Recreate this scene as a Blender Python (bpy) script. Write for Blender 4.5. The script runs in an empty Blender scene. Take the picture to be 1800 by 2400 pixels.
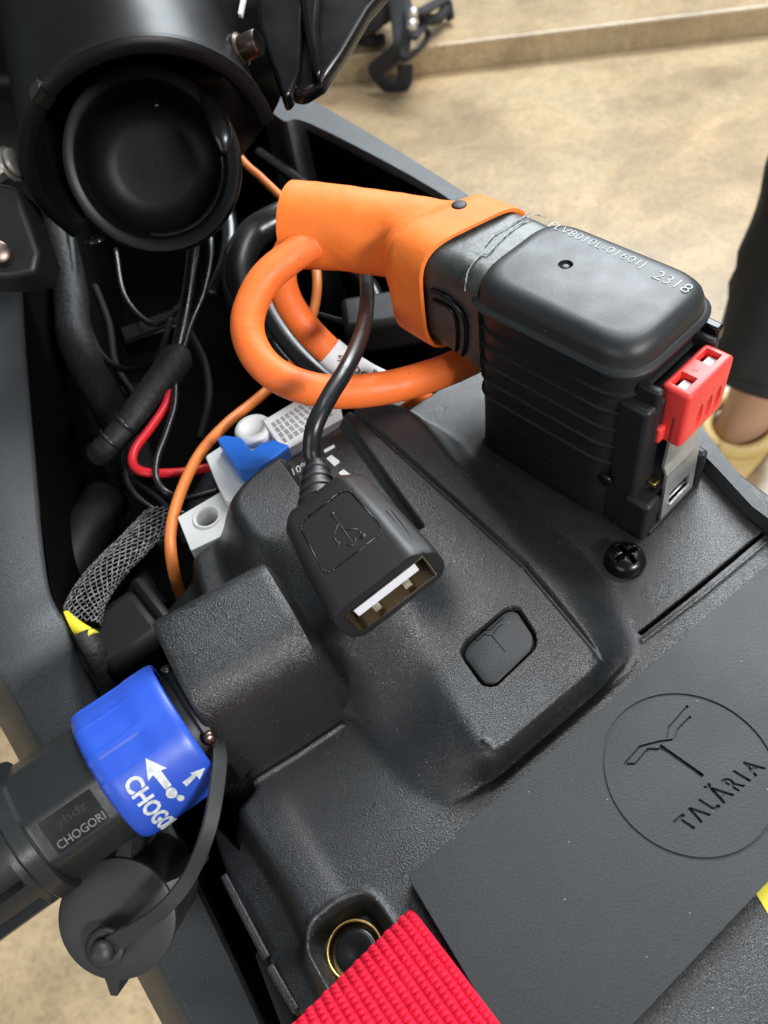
import bpy, bmesh, math, random
import numpy as np
from mathutils import Vector, Matrix
random.seed(7); rng = np.random.default_rng(7)
sc = bpy.context.scene
# ------------------------------------------------------------------ camera
H, F = 15.0, 1900.0            # camera height above the battery top (cm), focal length in photo pixels
_u = np.array([-300, 1480, 1900.]); _u /= np.linalg.norm(_u)
_x = np.array([1, 0, 0.]) - _u*_u[0]; _x /= np.linalg.norm(_x)
R = np.array([_x, np.cross(_u, _x), _u])
S = 0.01                        # everything below is in centimetres
cam_d = bpy.data.cameras.new('camera'); cam = bpy.data.objects.new('camera', cam_d)
sc.collection.objects.link(cam); sc.camera = cam
M4 = Matrix([list(R[i]) + [0] for i in range(3)] + [[0, 0, 0, 1]]); M4.translation = Vector((0, 0, H*S))
cam.matrix_world = M4
cam_d.sensor_fit = 'VERTICAL'; cam_d.sensor_height = 24; cam_d.lens = 19.0
cam_d.clip_start = 0.01; cam_d.clip_end = 50
cam_d.dof.use_dof = True; cam_d.dof.focus_distance = 0.165; cam_d.dof.aperture_fstop = 19.0
# ------------------------------------------------------------------ world and lamps
w = bpy.data.worlds.new('World'); sc.world = w; w.use_nodes = True
w.node_tree.nodes['Background'].inputs[0].default_value = (0.78, 0.92, 1.0, 1)
w.node_tree.nodes['Background'].inputs[1].default_value = 0.24
def area(name, loc, target, sx, sy, power, col):
    l = bpy.data.lights.new(name, 'AREA'); l.shape = 'RECTANGLE'; l.size = sx; l.size_y = sy
    l.energy = power; l.color = col
    o = bpy.data.objects.new(name, l); sc.collection.objects.link(o)
    o.location = loc; d = Vector(target) - Vector(loc)
    o.rotation_euler = d.to_track_quat('-Z', 'Y').to_euler()
    return o
area('ceiling_light', (1.0, 1.7, 2.3), (0, .1, 0), 1.7, .6, 85, (.97, .98, 1))
area('shop_window', (1.1, 3.4, 2.2), (0, .1, 0), 2.6, .95, 265, (.88, .95, 1))
area('rear_window', (2.1, -1.9, 1.85), (0, .1, 0), 1.1, .42, 150, (.98, .98, 1))
area('ceiling_panel', (0.35, 0.5, 2.4), (0, .05, 0), 1.5, .3, 12, (.95, .98, 1))
area('added_fill_light', (-1.7, -2.3, 1.15), (0, .1, 0), 1.8, .9, 26, (.95, .98, 1))  # added lamp behind the camera for the hump's front slope; no known window
sc.view_settings.view_transform = 'Standard'; sc.view_settings.look = 'None'
sc.view_settings.exposure = -0.22; sc.view_settings.gamma = 1
sc.render.resolution_x = 768; sc.render.resolution_y = 1024
sc.cycles.max_bounces = 8

# ------------------------------------------------------------------ picture measurements -> points in the place
def ray(px, py): return R @ np.array([px*1.085-900, -(py*1.085-1200), -F]) / F
def P(px, py, z=0.): r = ray(px, py); return r*((z-H)/r[2]) + np.array([0, 0, H])
def K(px, py, d): return ray(px, py)*d + np.array([0, 0, H])
def cv(x, y, z): return R @ np.array([x, y, z])
def Zf(x0, y0, s): return lambda x, y: ((x/s+x0)/1.085, (y/s+y0)/1.085)
z2 = Zf(500, 350, 2.074); z3 = Zf(1050, 450, 2.212); z4 = Zf(0, 600, 2.211); z5 = Zf(350, 850, 2.212)
z6 = Zf(0, 1500, 2.37); z7 = Zf(700, 1300, 1.952); z8 = Zf(500, 1500, 1.276); z9 = Zf(1380, 750, 3.686)
z10 = Zf(1500, 500, 3.403); z11 = Zf(700, 0, 2.765); z12 = Zf(0, 0, 2.765); z13 = Zf(450, 1600, 2.765)
def nrm(v): v = np.asarray(v, float); return v/np.linalg.norm(v)

# ------------------------------------------------------------------ materials
def nt(name):
    m = bpy.data.materials.new(name); m.use_nodes = True
    return m, m.node_tree, m.node_tree.nodes['Principled BSDF']
def mat(name, col, rough=.5, metal=0., bump=0., bscale=400., spec=.5, var=0., vscale=20., rvar=0., coat=0., dist=.0003, aniso=None, detail=3, col2=None, dust=0., dustcol=(.22, .23, .22), dth=.055, dsc=520, painted_glint=0.):
    m, t, b = nt(name); N = t.nodes; L = t.links
    b.inputs['Base Color'].default_value = (*col, 1); b.inputs['Roughness'].default_value = rough
    b.inputs['Metallic'].default_value = metal; b.inputs['Specular IOR Level'].default_value = spec
    b.inputs['Coat Weight'].default_value = coat
    g = N.new('ShaderNodeTexCoord')
    if var or col2:
        n = N.new('ShaderNodeTexNoise'); n.inputs['Scale'].default_value = vscale; n.inputs['Detail'].default_value = 6
        L.new(g.outputs['Object'], n.inputs['Vector'])
        r = N.new('ShaderNodeValToRGB'); r.color_ramp.elements[0].position = .35; r.color_ramp.elements[1].position = .68
        c2 = col2 or tuple(min(1, c*(1+var)) for c in col); c1 = col if col2 else tuple(c*(1-var) for c in col)
        r.color_ramp.elements[0].color = (*c1, 1); r.color_ramp.elements[1].color = (*c2, 1)
        L.new(n.outputs['Fac'], r.inputs[0]); L.new(r.outputs[0], b.inputs['Base Color'])
    if dust:
        v = N.new('ShaderNodeTexVoronoi'); v.inputs['Scale'].default_value = dsc; v.inputs['Randomness'].default_value = 1
        L.new(g.outputs['Object'], v.inputs['Vector'])
        lt = N.new('ShaderNodeMath'); lt.operation = 'LESS_THAN'; lt.inputs[1].default_value = dth; L.new(v.outputs['Distance'], lt.inputs[0])
        sp_ = N.new('ShaderNodeSeparateColor'); L.new(v.outputs['Color'], sp_.inputs[0])
        gt = N.new('ShaderNodeMath'); gt.operation = 'GREATER_THAN'; gt.inputs[1].default_value = 1-dust; L.new(sp_.outputs[0], gt.inputs[0])
        ml = N.new('ShaderNodeMath'); ml.operation = 'MULTIPLY'; L.new(lt.outputs[0], ml.inputs[0]); L.new(gt.outputs[0], ml.inputs[1])
        sm_ = N.new('ShaderNodeTexNoise'); sm_.inputs['Scale'].default_value = 35; sm_.inputs['Detail'].default_value = 8; L.new(g.outputs['Object'], sm_.inputs['Vector'])
        rs = N.new('ShaderNodeMapRange'); rs.inputs[1].default_value = .5; rs.inputs[2].default_value = .8; rs.inputs[3].default_value = 0; rs.inputs[4].default_value = .05
        L.new(sm_.outputs['Fac'], rs.inputs[0])
        mxx = N.new('ShaderNodeMath'); mxx.operation = 'MAXIMUM'; L.new(ml.outputs[0], mxx.inputs[0]); L.new(rs.outputs[0], mxx.inputs[1])
        mc = N.new('ShaderNodeMixRGB'); mc.inputs[1].default_value = (*col, 1); mc.inputs[2].default_value = (*dustcol, 1)
        L.new(mxx.outputs[0], mc.inputs[0]); L.new(mc.outputs[0], b.inputs['Base Color'])
    if painted_glint:  # pale specks in the base colour stand in for glints off the grain
        fn = N.new('ShaderNodeTexNoise'); fn.inputs['Scale'].default_value = 4200; fn.inputs['Detail'].default_value = 2
        L.new(g.outputs['Object'], fn.inputs['Vector'])
        fr_ = N.new('ShaderNodeMapRange'); fr_.inputs[1].default_value = .50; fr_.inputs[2].default_value = .72; fr_.inputs[3].default_value = 0; fr_.inputs[4].default_value = painted_glint
        L.new(fn.outputs['Fac'], fr_.inputs[0])
        fm = N.new('ShaderNodeMixRGB'); fm.blend_type = 'MIX'; fm.inputs[2].default_value = (.30, .33, .35, 1); L.new(fr_.outputs[0], fm.inputs[0])
        src = b.inputs['Base Color'].links[0].from_socket if b.inputs['Base Color'].is_linked else None
        if src: L.new(src, fm.inputs[1])
        else: fm.inputs[1].default_value = (*col, 1)
        L.new(fm.outputs[0], b.inputs['Base Color'])
    if rvar:
        n = N.new('ShaderNodeTexNoise'); n.inputs['Scale'].default_value = vscale*2.3; n.inputs['Detail'].default_value = 5
        L.new(g.outputs['Object'], n.inputs['Vector'])
        r = N.new('ShaderNodeMapRange'); r.inputs[1].default_value = .3; r.inputs[2].default_value = .7
        r.inputs[3].default_value = max(.03, rough-rvar); r.inputs[4].default_value = rough+rvar
        L.new(n.outputs['Fac'], r.inputs[0]); L.new(r.outputs[0], b.inputs['Roughness'])
    if bump:
        n = N.new('ShaderNodeTexNoise'); n.inputs['Scale'].default_value = bscale; n.inputs['Detail'].default_value = detail
        L.new(g.outputs['Object'], n.inputs['Vector'])
        u = N.new('ShaderNodeBump'); u.inputs['Strength'].default_value = bump; u.inputs['Distance'].default_value = dist
        L.new(n.outputs['Fac'], u.inputs['Height']); L.new(u.outputs[0], b.inputs['Normal'])
    return m
MT = {}
MT['grain'] = mat('grained_black_plastic', (.0075, .0088, .0096), .31, spec=.65, bump=1.0, bscale=5200, dist=.00012, rvar=.05, vscale=60, detail=1, dust=.35, painted_glint=.075)
MT['side'] = mat('satin_black_plastic', (.010, .010, .0105), .48, bump=.3, bscale=900, dist=.0001)
MT['plug'] = mat('matt_black_plastic', (.014, .016, .017), .45, bump=.6, bscale=4000, dist=.00005, rvar=.05, vscale=60, dust=.12)
MT['flap'] = mat('black_rubber', (.008, .0105, .0122), .52, bump=.6, bscale=2400, dist=.00007, rvar=.05, vscale=30, dust=.2, painted_glint=.035)
MT['rail'] = mat('powder_coated_metal', (.034, .038, .041), .40, bump=1., bscale=5000, dist=.00012, rvar=.06, vscale=50, detail=1, dust=.4, painted_glint=.10)
MT['gloss'] = mat('glossy_black_plastic', (.004, .004, .0042), .25, spec=.4, rvar=.1, vscale=30, bump=.15, bscale=60, dist=.0005)
MT['dull'] = mat('dull_black_plastic', (.005, .005, .005), .6, spec=.35, rvar=.1, vscale=30)
MT['shade'] = mat('shade_dulled_black', (.004, .004, .0042), .40, spec=.13, bump=.1, bscale=40, dist=.0006, rvar=.08, vscale=15)  # reflection cut down to stand in for shade from bike parts overhead
MT['void'] = mat('shade_and_logo_black', (.0015, .0015, .0015), .9, spec=.04)  # near-black stands in for shade in the bay; also logo lines, braid core
MT['dullwire'] = mat('dull_black_rubber', (.004, .004, .004), .7, spec=.2)  # matt near-black sheath of some loose bay wires
MT['wire'] = mat('black_wire_sheath', (.010, .010, .011), .3, rvar=.08, vscale=50)
MT['tape'] = mat('black_cloth_tape', (.009, .009, .0095), .6, bump=.8, bscale=350, dist=.0006, spec=.35)
MT['orange'] = mat('orange_heat_shrink', (.83, .185, .024), .62, bump=.6, bscale=110, dist=.0008, var=.06, vscale=80, spec=.35)
MT['cable'] = mat('orange_cable_sheath', (.84, .165, .030), .5, bump=.5, bscale=160, dist=.0006, rvar=.1, vscale=90, spec=.35, dust=.55, dustcol=(.22, .06, .02), dth=.075, dsc=420)
MT['thin'] = mat('orange_wire_sheath', (.78, .22, .045), .45)
MT['redwire'] = mat('red_wire_sheath', (.55, .012, .02), .4)
MT['blue'] = mat('blue_nylon', (.018, .068, .42), .40, var=.06, vscale=60, bump=.15, bscale=300, dist=.0002, rvar=.08, spec=.45)
MT['bluelever'] = mat('blue_lever_plastic', (.015, .14, .60), .4)
MT['white'] = mat('white_print', (.52, .54, .53), .6, var=.25, vscale=900)
MT['print'] = mat('worn_white_print', (.46, .48, .47), .6, var=.3, vscale=900)
MT['greyp'] = mat('pale_grey_plastic', (.66, .66, .64), .5, var=.05, vscale=60)
MT['plateprint'] = mat('moulded_grey_lettering', (.10, .105, .105), .4)
MT['label'] = mat('white_label_paper', (.74, .74, .73), .6)
MT['ink'] = mat('dark_ink', (.03, .03, .03), .6)
MT['red'] = mat('red_nylon', (.80, .055, .045), .42, var=.06, vscale=80, bump=.2, bscale=400, dist=.0002)
MT['steel'] = mat('brushed_steel', (.62, .61, .58), .42, .85, rvar=.1, vscale=80)
MT['dsteel'] = mat('dull_steel', (.40, .37, .33), .35, .9, rvar=.1, vscale=60)
MT['darkmetal'] = mat('dark_steel', (.16, .12, .10), .3, 1.0, rvar=.1, vscale=60)
MT['chrome'] = mat('nickel_plate', (.55, .47, .34), .24, 1.0, rvar=.08, vscale=200)
MT['brass'] = mat('brass', (.70, .48, .18), .3, 1.0)
MT['tongue'] = mat('white_contact_plastic', (.72, .74, .76), .4)
MT['cap'] = mat('black_soft_rubber', (.018, .0195, .0195), .55, bump=.3, bscale=500, dist=.0002, rvar=.06, vscale=40)
MT['conn'] = mat('dark_grey_nylon', (.010, .0115, .012), .36, bump=.3, bscale=900, dist=.0001)
MT['yellow'] = mat('yellow_tape', (.72, .62, .03), .45)
MT['residue'] = mat('dried_white_glue', (.26, .28, .275), .6, var=.4, vscale=700)
MT['smear'] = mat('smeared_black_glue', (.030, .033, .031), .42, bump=.5, bscale=200, dist=.0006, col2=(.06, .065, .06), vscale=160)
MT['trouser'] = mat('charcoal_cotton', (.018, .018, .02), .9)
MT['skin'] = mat('skin', (.46, .26, .16), .5)
MT['shoe'] = mat('yellow_leather', (.56, .40, .15), .5, var=.1, vscale=20)
def web_mat():
    m, t, b = nt('red_woven_nylon'); b.inputs['Base Color'].default_value = (.66, .009, .038, 1)
    b.inputs['Roughness'].default_value = .6; b.inputs['Specular IOR Level'].default_value = .25
    g = t.nodes.new('ShaderNodeTexCoord'); n = t.nodes.new('ShaderNodeTexNoise'); n.inputs['Scale'].default_value = 2500
    u = t.nodes.new('ShaderNodeBump'); u.inputs['Strength'].default_value = .6; u.inputs['Distance'].default_value = .0002
    t.links.new(g.outputs['Object'], n.inputs['Vector']); t.links.new(n.outputs['Fac'], u.inputs['Height']); t.links.new(u.outputs[0], b.inputs['Normal'])
    return m
MT['web'] = web_mat()
def floor_mat():
    m, t, b = nt('polished_stone_tile'); N = t.nodes; L = t.links
    g = N.new('ShaderNodeTexCoord')
    n1 = N.new('ShaderNodeTexNoise'); n1.inputs['Scale'].default_value = 5; n1.inputs['Detail'].default_value = 7; n1.inputs['Distortion'].default_value = .6
    n2 = N.new('ShaderNodeTexNoise'); n2.inputs['Scale'].default_value = 26; n2.inputs['Detail'].default_value = 5; n2.inputs['Distortion'].default_value = 1.2
    r1 = N.new('ShaderNodeValToRGB'); e = r1.color_ramp.elements
    e[0].position = .3; e[0].color = (.26, .195, .12, 1); e[1].position = .72; e[1].color = (.41, .30, .18, 1)
    k = e.new(.5); k.color = (.345, .26, .16, 1)
    r2 = N.new('ShaderNodeValToRGB'); e = r2.color_ramp.elements
    e[0].position = .33; e[0].color = (.60, .62, .60, 1); e[1].position = .6; e[1].color = (1.06, 1.04, 1.0, 1)
    mx = N.new('ShaderNodeMixRGB'); mx.blend_type = 'MULTIPLY'; mx.inputs[0].default_value = .4
    for n in (n1, n2): L.new(g.outputs['Object'], n.inputs['Vector'])
    L.new(n1.outputs['Fac'], r1.inputs[0]); L.new(n2.outputs['Fac'], r2.inputs[0])
    L.new(r1.outputs[0], mx.inputs[1]); L.new(r2.outputs[0], mx.inputs[2]); L.new(mx.outputs[0], b.inputs['Base Color'])
    n3 = N.new('ShaderNodeTexNoise'); n3.inputs['Scale'].default_value = 140; n3.inputs['Detail'].default_value = 4
    r3 = N.new('ShaderNodeValToRGB'); e = r3.color_ramp.elements
    e[0].position = .30; e[0].color = (.72, .70, .66, 1); e[1].position = .55; e[1].color = (1, 1, 1, 1)
    L.new(g.outputs['Object'], n3.inputs['Vector']); L.new(n3.outputs['Fac'], r3.inputs[0])
    n4 = N.new('ShaderNodeTexNoise'); n4.inputs['Scale'].default_value = 1.6; n4.inputs['Detail'].default_value = 9; n4.inputs['Distortion'].default_value = 2.5
    r4 = N.new('ShaderNodeValToRGB'); e = r4.color_ramp.elements
    e[0].position = .42; e[0].color = (1.0, .98, .94, 1); e[1].position = .62; e[1].color = (1.22, 1.24, 1.22, 1)
    k = e.new(.49); k.color = (1.16, 1.13, 1.08, 1)
    L.new(g.outputs['Object'], n4.inputs['Vector']); L.new(n4.outputs['Fac'], r4.inputs[0])
    m2 = N.new('ShaderNodeMixRGB'); m2.blend_type = 'MULTIPLY'; m2.inputs[0].default_value = .8
    m3 = N.new('ShaderNodeMixRGB'); m3.blend_type = 'MULTIPLY'; m3.inputs[0].default_value = 1
    L.new(mx.outputs[0], m2.inputs[1]); L.new(r3.outputs[0], m2.inputs[2]); L.new(m2.outputs[0], m3.inputs[1]); L.new(r4.outputs[0], m3.inputs[2])
    L.new(m3.outputs[0], b.inputs['Base Color'])
    b.inputs['Roughness'].default_value = .35
    return m
MT['floor'] = floor_mat()

# ------------------------------------------------------------------ object helpers
col = sc.collection
def link_mesh(name, V, Fc, m, parent=None, smooth=True, auto=None, bevel=0, seg=2, label=None):
    me = bpy.data.meshes.new(name)
    base = np.array(parent['_o']) if parent is not None and '_o' in parent else np.zeros(3)
    V = (np.asarray(V, float)-base)*S
    me.from_pydata([tuple(v) for v in V], [], [tuple(int(i) for i in f) for f in Fc]); me.update()
    me.materials.append(m if not isinstance(m, str) else MT[m])
    o = bpy.data.objects.new(name, me); col.objects.link(o)
    if parent is not None: o.parent = parent; o['_o'] = list(base)
    if smooth: me.polygons.foreach_set('use_smooth', [True]*len(me.polygons))
    if bevel:
        b = o.modifiers.new('bevel', 'BEVEL'); b.width = bevel*S; b.segments = seg; b.limit_method = 'ANGLE'; b.angle_limit = math.radians(35)
        b.harden_normals = False
    if smooth and (auto is not None):
        me.set_sharp_from_angle(angle=math.radians(auto))
    if label: o['label'] = label
    return o
def thing(name, label, cat, loc=(0, 0, 0), group=None):
    o = bpy.data.objects.new(name, None); col.objects.link(o); o.empty_display_size = .01
    o.location = Vector(loc)*S; o['_o'] = [float(x) for x in loc]
    o['label'] = label; o['category'] = cat
    if group: o['group'] = group
    return o
class G:   # growing geometry
    def __init__(s): s.V = []; s.F = []
    def add(s, V, Fc):
        n = len(s.V); s.V += [tuple(v) for v in V]; s.F += [tuple(i+n for i in f) for f in Fc]; return s
    def out(s, name, m, parent=None, **k): return link_mesh(name, s.V, s.F, m, parent, **k)
def loft(secs, closed=True, caps=True, loop=False):
    n = len(secs[0]); V = [p for s_ in secs for p in s_]; Fc = []
    m = len(secs)
    for i in range(m if loop else m-1):
        for j in range(n if closed else n-1):
            a = i*n+j; b = i*n+(j+1) % n; i2 = (i+1) % m
            Fc.append((a, b, i2*n+(j+1) % n, i2*n+j))
    if caps and closed and not loop:
        Fc.append(tuple(range(n))[::-1]); Fc.append(tuple((m-1)*n+j for j in range(n)))
    return V, Fc
def spline(pts, n=12):
    pts = [np.array(p, float) for p in pts]; q = [2*pts[0]-pts[1]] + pts + [2*pts[-1]-pts[-2]]; out = []
    for i in range(1, len(q)-2):
        a, b, c, d = q[i-1:i+3]
        for k in range(n):
            t = k/n
            out.append(.5*((2*b)+(-a+c)*t+(2*a-5*b+4*c-d)*t*t+(-a+3*b-3*c+d)*t**3))
    out.append(q[-2]); return out
def frames(path):
    T = [nrm(path[min(i+1, len(path)-1)]-path[max(i-1, 0)]) for i in range(len(path))]
    ref = np.array([0, 0, 1.]) if abs(T[0][2]) < .9 else np.array([1., 0, 0])
    N = nrm(np.cross(T[0], ref)); out = []
    for t in T:
        N = nrm(N-t*(N@t)); out.append((t, N, np.cross(t, N)))
    return out
def tube(path, r, n=20, caps=True, flat=1.0, wob=0):
    fr = frames(path); secs = []
    for i, (p, (t, N, B)) in enumerate(zip(path, fr)):
        rr = r(i/(len(path)-1)) if callable(r) else r
        rr *= 1 + wob*(((i*.37) % 1)-.5 + .6*math.sin(i*.21)*math.sin(i*.13))
        secs.append([p+N*math.cos(2*math.pi*k/n)*rr+B*math.sin(2*math.pi*k/n)*rr*flat for k in range(n)])
    return loft(secs, True, caps)
def ptube(pts, r, n=20, k=12, **kw): return tube(spline([P(*p) for p in pts], k), r, n, **kw)
def basis(a):
    a = nrm(a); ref = np.array([0, 0, 1.]) if abs(a[2]) < .9 else np.array([1., 0, 0]); u = nrm(np.cross(a, ref)); return a, u, np.cross(a, u)
def lathe(o, a, prof, n=40, u=None, caps=True):
    a = nrm(a)
    if u is None: _, u, v = basis(a)
    else: u = nrm(np.array(u)-a*(a@np.array(u))); v = np.cross(a, u)
    secs = [[np.array(o)+a*h+(u*math.cos(2*math.pi*k/n)+v*math.sin(2*math.pi*k/n))*r for k in range(n)] for h, r in prof]
    return loft(secs, True, caps)
def rpoly(pts, r, seg=5):   # round the corners of a 2D polygon
    out = []; n = len(pts)
    for i in range(n):
        p0, p, p1 = (np.array(pts[(i-1) % n][:2], float), np.array(pts[i][:2], float), np.array(pts[(i+1) % n][:2], float))
        rr = r[i] if isinstance(r, (list, tuple)) else r
        d0 = p0-p; d1 = p1-p; l0 = np.linalg.norm(d0); l1 = np.linalg.norm(d1); k = min(rr, .49*l0, .49*l1)
        if k < 1e-4: out.append(p); continue
        a = p+d0/l0*k; b = p+d1/l1*k
        for j in range(seg+1):
            t = j/seg; out.append((1-t)**2*a+2*t*(1-t)*p+t*t*b)
    return out
def ccw(poly):
    a = sum(p[0]*q[1]-q[0]*p[1] for p, q in zip(poly, poly[1:]+poly[:1])); return poly if a > 0 else poly[::-1]
def prism(poly, zt, zb):
    poly = ccw(list(poly)); n = len(poly)
    V = [(p[0], p[1], zb) for p in poly]+[(p[0], p[1], zt) for p in poly]
    Fc = [tuple(range(n))[::-1], tuple(range(n, 2*n))]+[(i, (i+1) % n, n+(i+1) % n, n+i) for i in range(n)]
    return V, Fc
def pprism(pts, zt, zb, r=0, seg=4, zmeas=None):
    q = [P(x, y, zt if zmeas is None else zmeas)[:2] for x, y in pts]
    if r: q = rpoly(q, r, seg)
    return prism(q, zt, zb)
def obox(c, ax, ay, az, hx, hy, hz):
    c = np.array(c); V = [c+ax*sx*hx+ay*sy*hy+az*sz*hz for sz in (-1, 1) for sy in (-1, 1) for sx in (-1, 1)]
    return V, [(0, 2, 3, 1), (4, 5, 7, 6), (0, 1, 5, 4), (2, 6, 7, 3), (0, 4, 6, 2), (1, 3, 7, 5)]
def sphere(c, r, ax=None, n=20, sc_=(1, 1, 1)):
    ax = ax or (np.array([1., 0, 0]), np.array([0, 1., 0]), np.array([0, 0, 1.])); secs = []
    for i in range(1, n//2):
        t = math.pi*i/(n//2)
        secs.append([np.array(c)+r*(ax[0]*math.sin(t)*math.cos(2*math.pi*k/n)*sc_[0]+ax[1]*math.sin(t)*math.sin(2*math.pi*k/n)*sc_[1]-ax[2]*math.cos(t)*sc_[2]) for k in range(n)])
    return loft(secs)
_tc = {}
def text2d(s, extrude=.04, bold=0.0):
    key = (s, extrude, bold)
    if key in _tc: return _tc[key]
    c = bpy.data.curves.new('t', 'FONT'); c.body = s; c.size = 1; c.extrude = extrude; c.resolution_u = 3; c.offset = bold
    o = bpy.data.objects.new('t', c); col.objects.link(o); bpy.context.view_layer.update()
    dg = bpy.context.evaluated_depsgraph_get(); me = bpy.data.meshes.new_from_object(o.evaluated_get(dg))
    V = np.array([v.co[:] for v in me.vertices]); Fc = [tuple(p.vertices) for p in me.polygons]
    bpy.data.objects.remove(o); bpy.data.meshes.remove(me)
    mn = V.min(0); mx = V.max(0); V = (V-mn)/(mx-mn)
    _tc[key] = (V, Fc); return V, Fc
def text_on(s, f, bold=0.0):   # f(u, v, w) -> point; u, v, w in 0..1
    V, Fc = text2d(s, bold=bold); return [f(*v) for v in V], Fc
def strokes(segs, wd, f):      # flat strokes; f(x, y, w) -> point
    g = G()
    for a, b in segs:
        a = np.array(a, float); b = np.array(b, float); d = nrm(b-a); nn = np.array([-d[1], d[0]])*wd/2; a = a-d*wd*.3; b = b+d*wd*.3
        q = [a-nn, b-nn, b+nn, a+nn]
        g.add([f(*p, 0) for p in q]+[f(*p, 1) for p in q], [(3, 2, 1, 0), (4, 5, 6, 7), (0, 1, 5, 4), (1, 2, 6, 5), (2, 3, 7, 6), (3, 0, 4, 7)])
    return g

# ------------------------------------------------------------------ the setting: floor and raised floor behind
g = G(); g.add([(-400, -250, -78), (500, -250, -78), (500, 600, -78), (-400, 600, -78)], [(0, 1, 2, 3)])
o = g.out('floor', 'floor', smooth=False); o['kind'] = 'structure'
a0 = P(700, 186, -78); a1 = P(1659, 75, -78); dd = nrm(a1-a0); back = np.array([-dd[1], dd[0], 0])
A = a0-dd*300; B = a1+dd*300
hz = 6.5
V = [A, B, B+back*400, A+back*400]; V = [(*v[:2], -78.3) for v in V]+[(*v[:2], -78+hz) for v in V]
o = link_mesh('raised_floor', V, [(0, 3, 2, 1), (4, 5, 6, 7), (0, 1, 5, 4), (1, 2, 6, 5), (2, 3, 7, 6), (3, 0, 4, 7)], 'floor', smooth=False, bevel=.6); o['kind'] = 'structure'

# ------------------------------------------------------------------ battery pack
def sdf(X, Y, poly):
    poly = [np.array(p[:2], float) for p in poly]; d = np.full(X.shape, 1e9); ins = np.zeros(X.shape, bool)
    for p, q in zip(poly, poly[1:]+poly[:1]):
        e = q-p; l = e@e
        t = np.clip(((X-p[0])*e[0]+(Y-p[1])*e[1])/l, 0, 1)
        d = np.minimum(d, np.hypot(X-p[0]-t*e[0], Y-p[1]-t*e[1]))
        c = ((p[1] <= Y) & (q[1] > Y)) | ((q[1] <= Y) & (p[1] > Y))
        with np.errstate(divide='ignore', invalid='ignore'):
            xi = p[0]+(Y-p[1])*e[0]/(e[1] if e[1] else 1e-9)
        ins ^= c & (X < xi)
    return np.where(ins, d, -d)
def segd(X, Y, pts):
    d = np.full(X.shape, 1e9)
    for p, q in zip(pts, pts[1:]):
        e = q[:2]-p[:2]; t = np.clip(((X-p[0])*e[0]+(Y-p[1])*e[1])/(e@e), 0, 1)
        d = np.minimum(d, np.hypot(X-p[0]-t*e[0], Y-p[1]-t*e[1]))
    return d
def Q(pts, z=0.): return [P(p[0], p[1], p[2] if len(p) > 2 else z)[:2] for p in pts]
st = .022
xs = np.arange(-8, 9.5, st); ys = np.arange(-1.5, 18, st); X, Y = np.meshgrid(xs, ys)
rim = [z13(150, 1020), z13(280, 1400), z13(520, 1830), z13(690, 2130), z13(860, 2440)]
outline = rpoly(Q([(345, 1400), (292, 1292), (575, 1088), (880, 885), (1010, 795), (1150, 690), (1525, 965), (1800, 1170), (2000, 1300), (2000, 2000), (1300, 2700), (860, 2700)], 0) + Q(rim[::-1], -1.0) + Q([(440, 1610)], 0), .15)
dO = sdf(X, Y, outline)
Z = np.zeros(X.shape)
def sstep(t): t = np.clip(t, 0, 1); return t*t*(3-2*t)
# left bank falling from the plate to the rim
bank = Q([z13(375, 600), z13(405, 690), z13(300, 800), z13(330, 900), z13(480, 1120), z13(610, 1330), z13(745, 1600), z13(740, 1760), z13(850, 1980), z13(1000, 2300), (900, 2800)], 0)
plate = bank + [np.array(p, float) for p in ((14, -8), (14, 26), (-12, 26))]
dP = sdf(X, Y, plate)
Z = np.where(dP < 0, -.62*sstep(-dP/.22)-.40*np.clip(-dP, 0, 1.2), 0.)
Z -= .05*np.exp(-((dP)/.06)**2)*0
# shallow steps pressed into the plate
for pts, dep in (([z13(560, 700), z13(760, 1040), z13(990, 1420)], .05), ([z13(420, 780), z13(560, 1060), z13(760, 1460)], -.02)):
    q = Q(pts); a_ = q[0]; b_ = q[-1]; d_ = nrm(b_-a_); n_ = np.array([-d_[1], d_[0]])
    al = ((X-a_[0])*d_[0]+(Y-a_[1])*d_[1])/np.linalg.norm(b_-a_); ac_ = (X-a_[0])*n_[0]+(Y-a_[1])*n_[1]
    Z -= dep*sstep((ac_+.12)/.24)*sstep(al/.3+.2)*sstep((1.25-al)/.3)*np.exp(-np.maximum(ac_, 0)/1.2)*(dP > -.2)
# narrow ledges on the rim
# hump
base = rpoly(Q([(470, 1190), (474, 1120), (575, 1085), (880, 888), (975, 940), (1120, 1070), (1335, 1262), (1378, 1400), (1355, 1450), (1015, 1733), (965, 1738), (880, 1705), (800, 1620), (746, 1548), (640, 1500), (500, 1300)]), .25)
plat = rpoly(Q([(498, 1085, 1.35), (525, 1035, 1.35), (560, 1000, 1.35), (745, 878, 1.35), (790, 862, 1.35), (850, 870, 1.35), (905, 905, 1.3), (1130, 1180, 1.1), (1303, 1425, .95), (1062, 1636, .95), (1035, 1620, .95), (1000, 1545, 1.), (885, 1330, 1.15), (760, 1150, 1.25), (640, 1120, 1.3), (560, 1170, 1.3)]), .4)
dB = sdf(X, Y, base); dT = sdf(X, Y, plat)
PB = [P(700, 960, 1.3)[:2], P(1180, 1530, .95)[:2]]; ax = nrm(PB[1]-PB[0]); L_ = np.linalg.norm(PB[1]-PB[0])
tt = np.clip(((X-PB[0][0])*ax[0]+(Y-PB[0][1])*ax[1])/L_, -.2, 1.1)
Ht = 1.33*(1-tt)+.82*tt
s_ = np.where(dB <= 0, 0, np.where(dT >= 0, 1, dB/(dB-np.minimum(dT, 0)+1e-9)))
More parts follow.
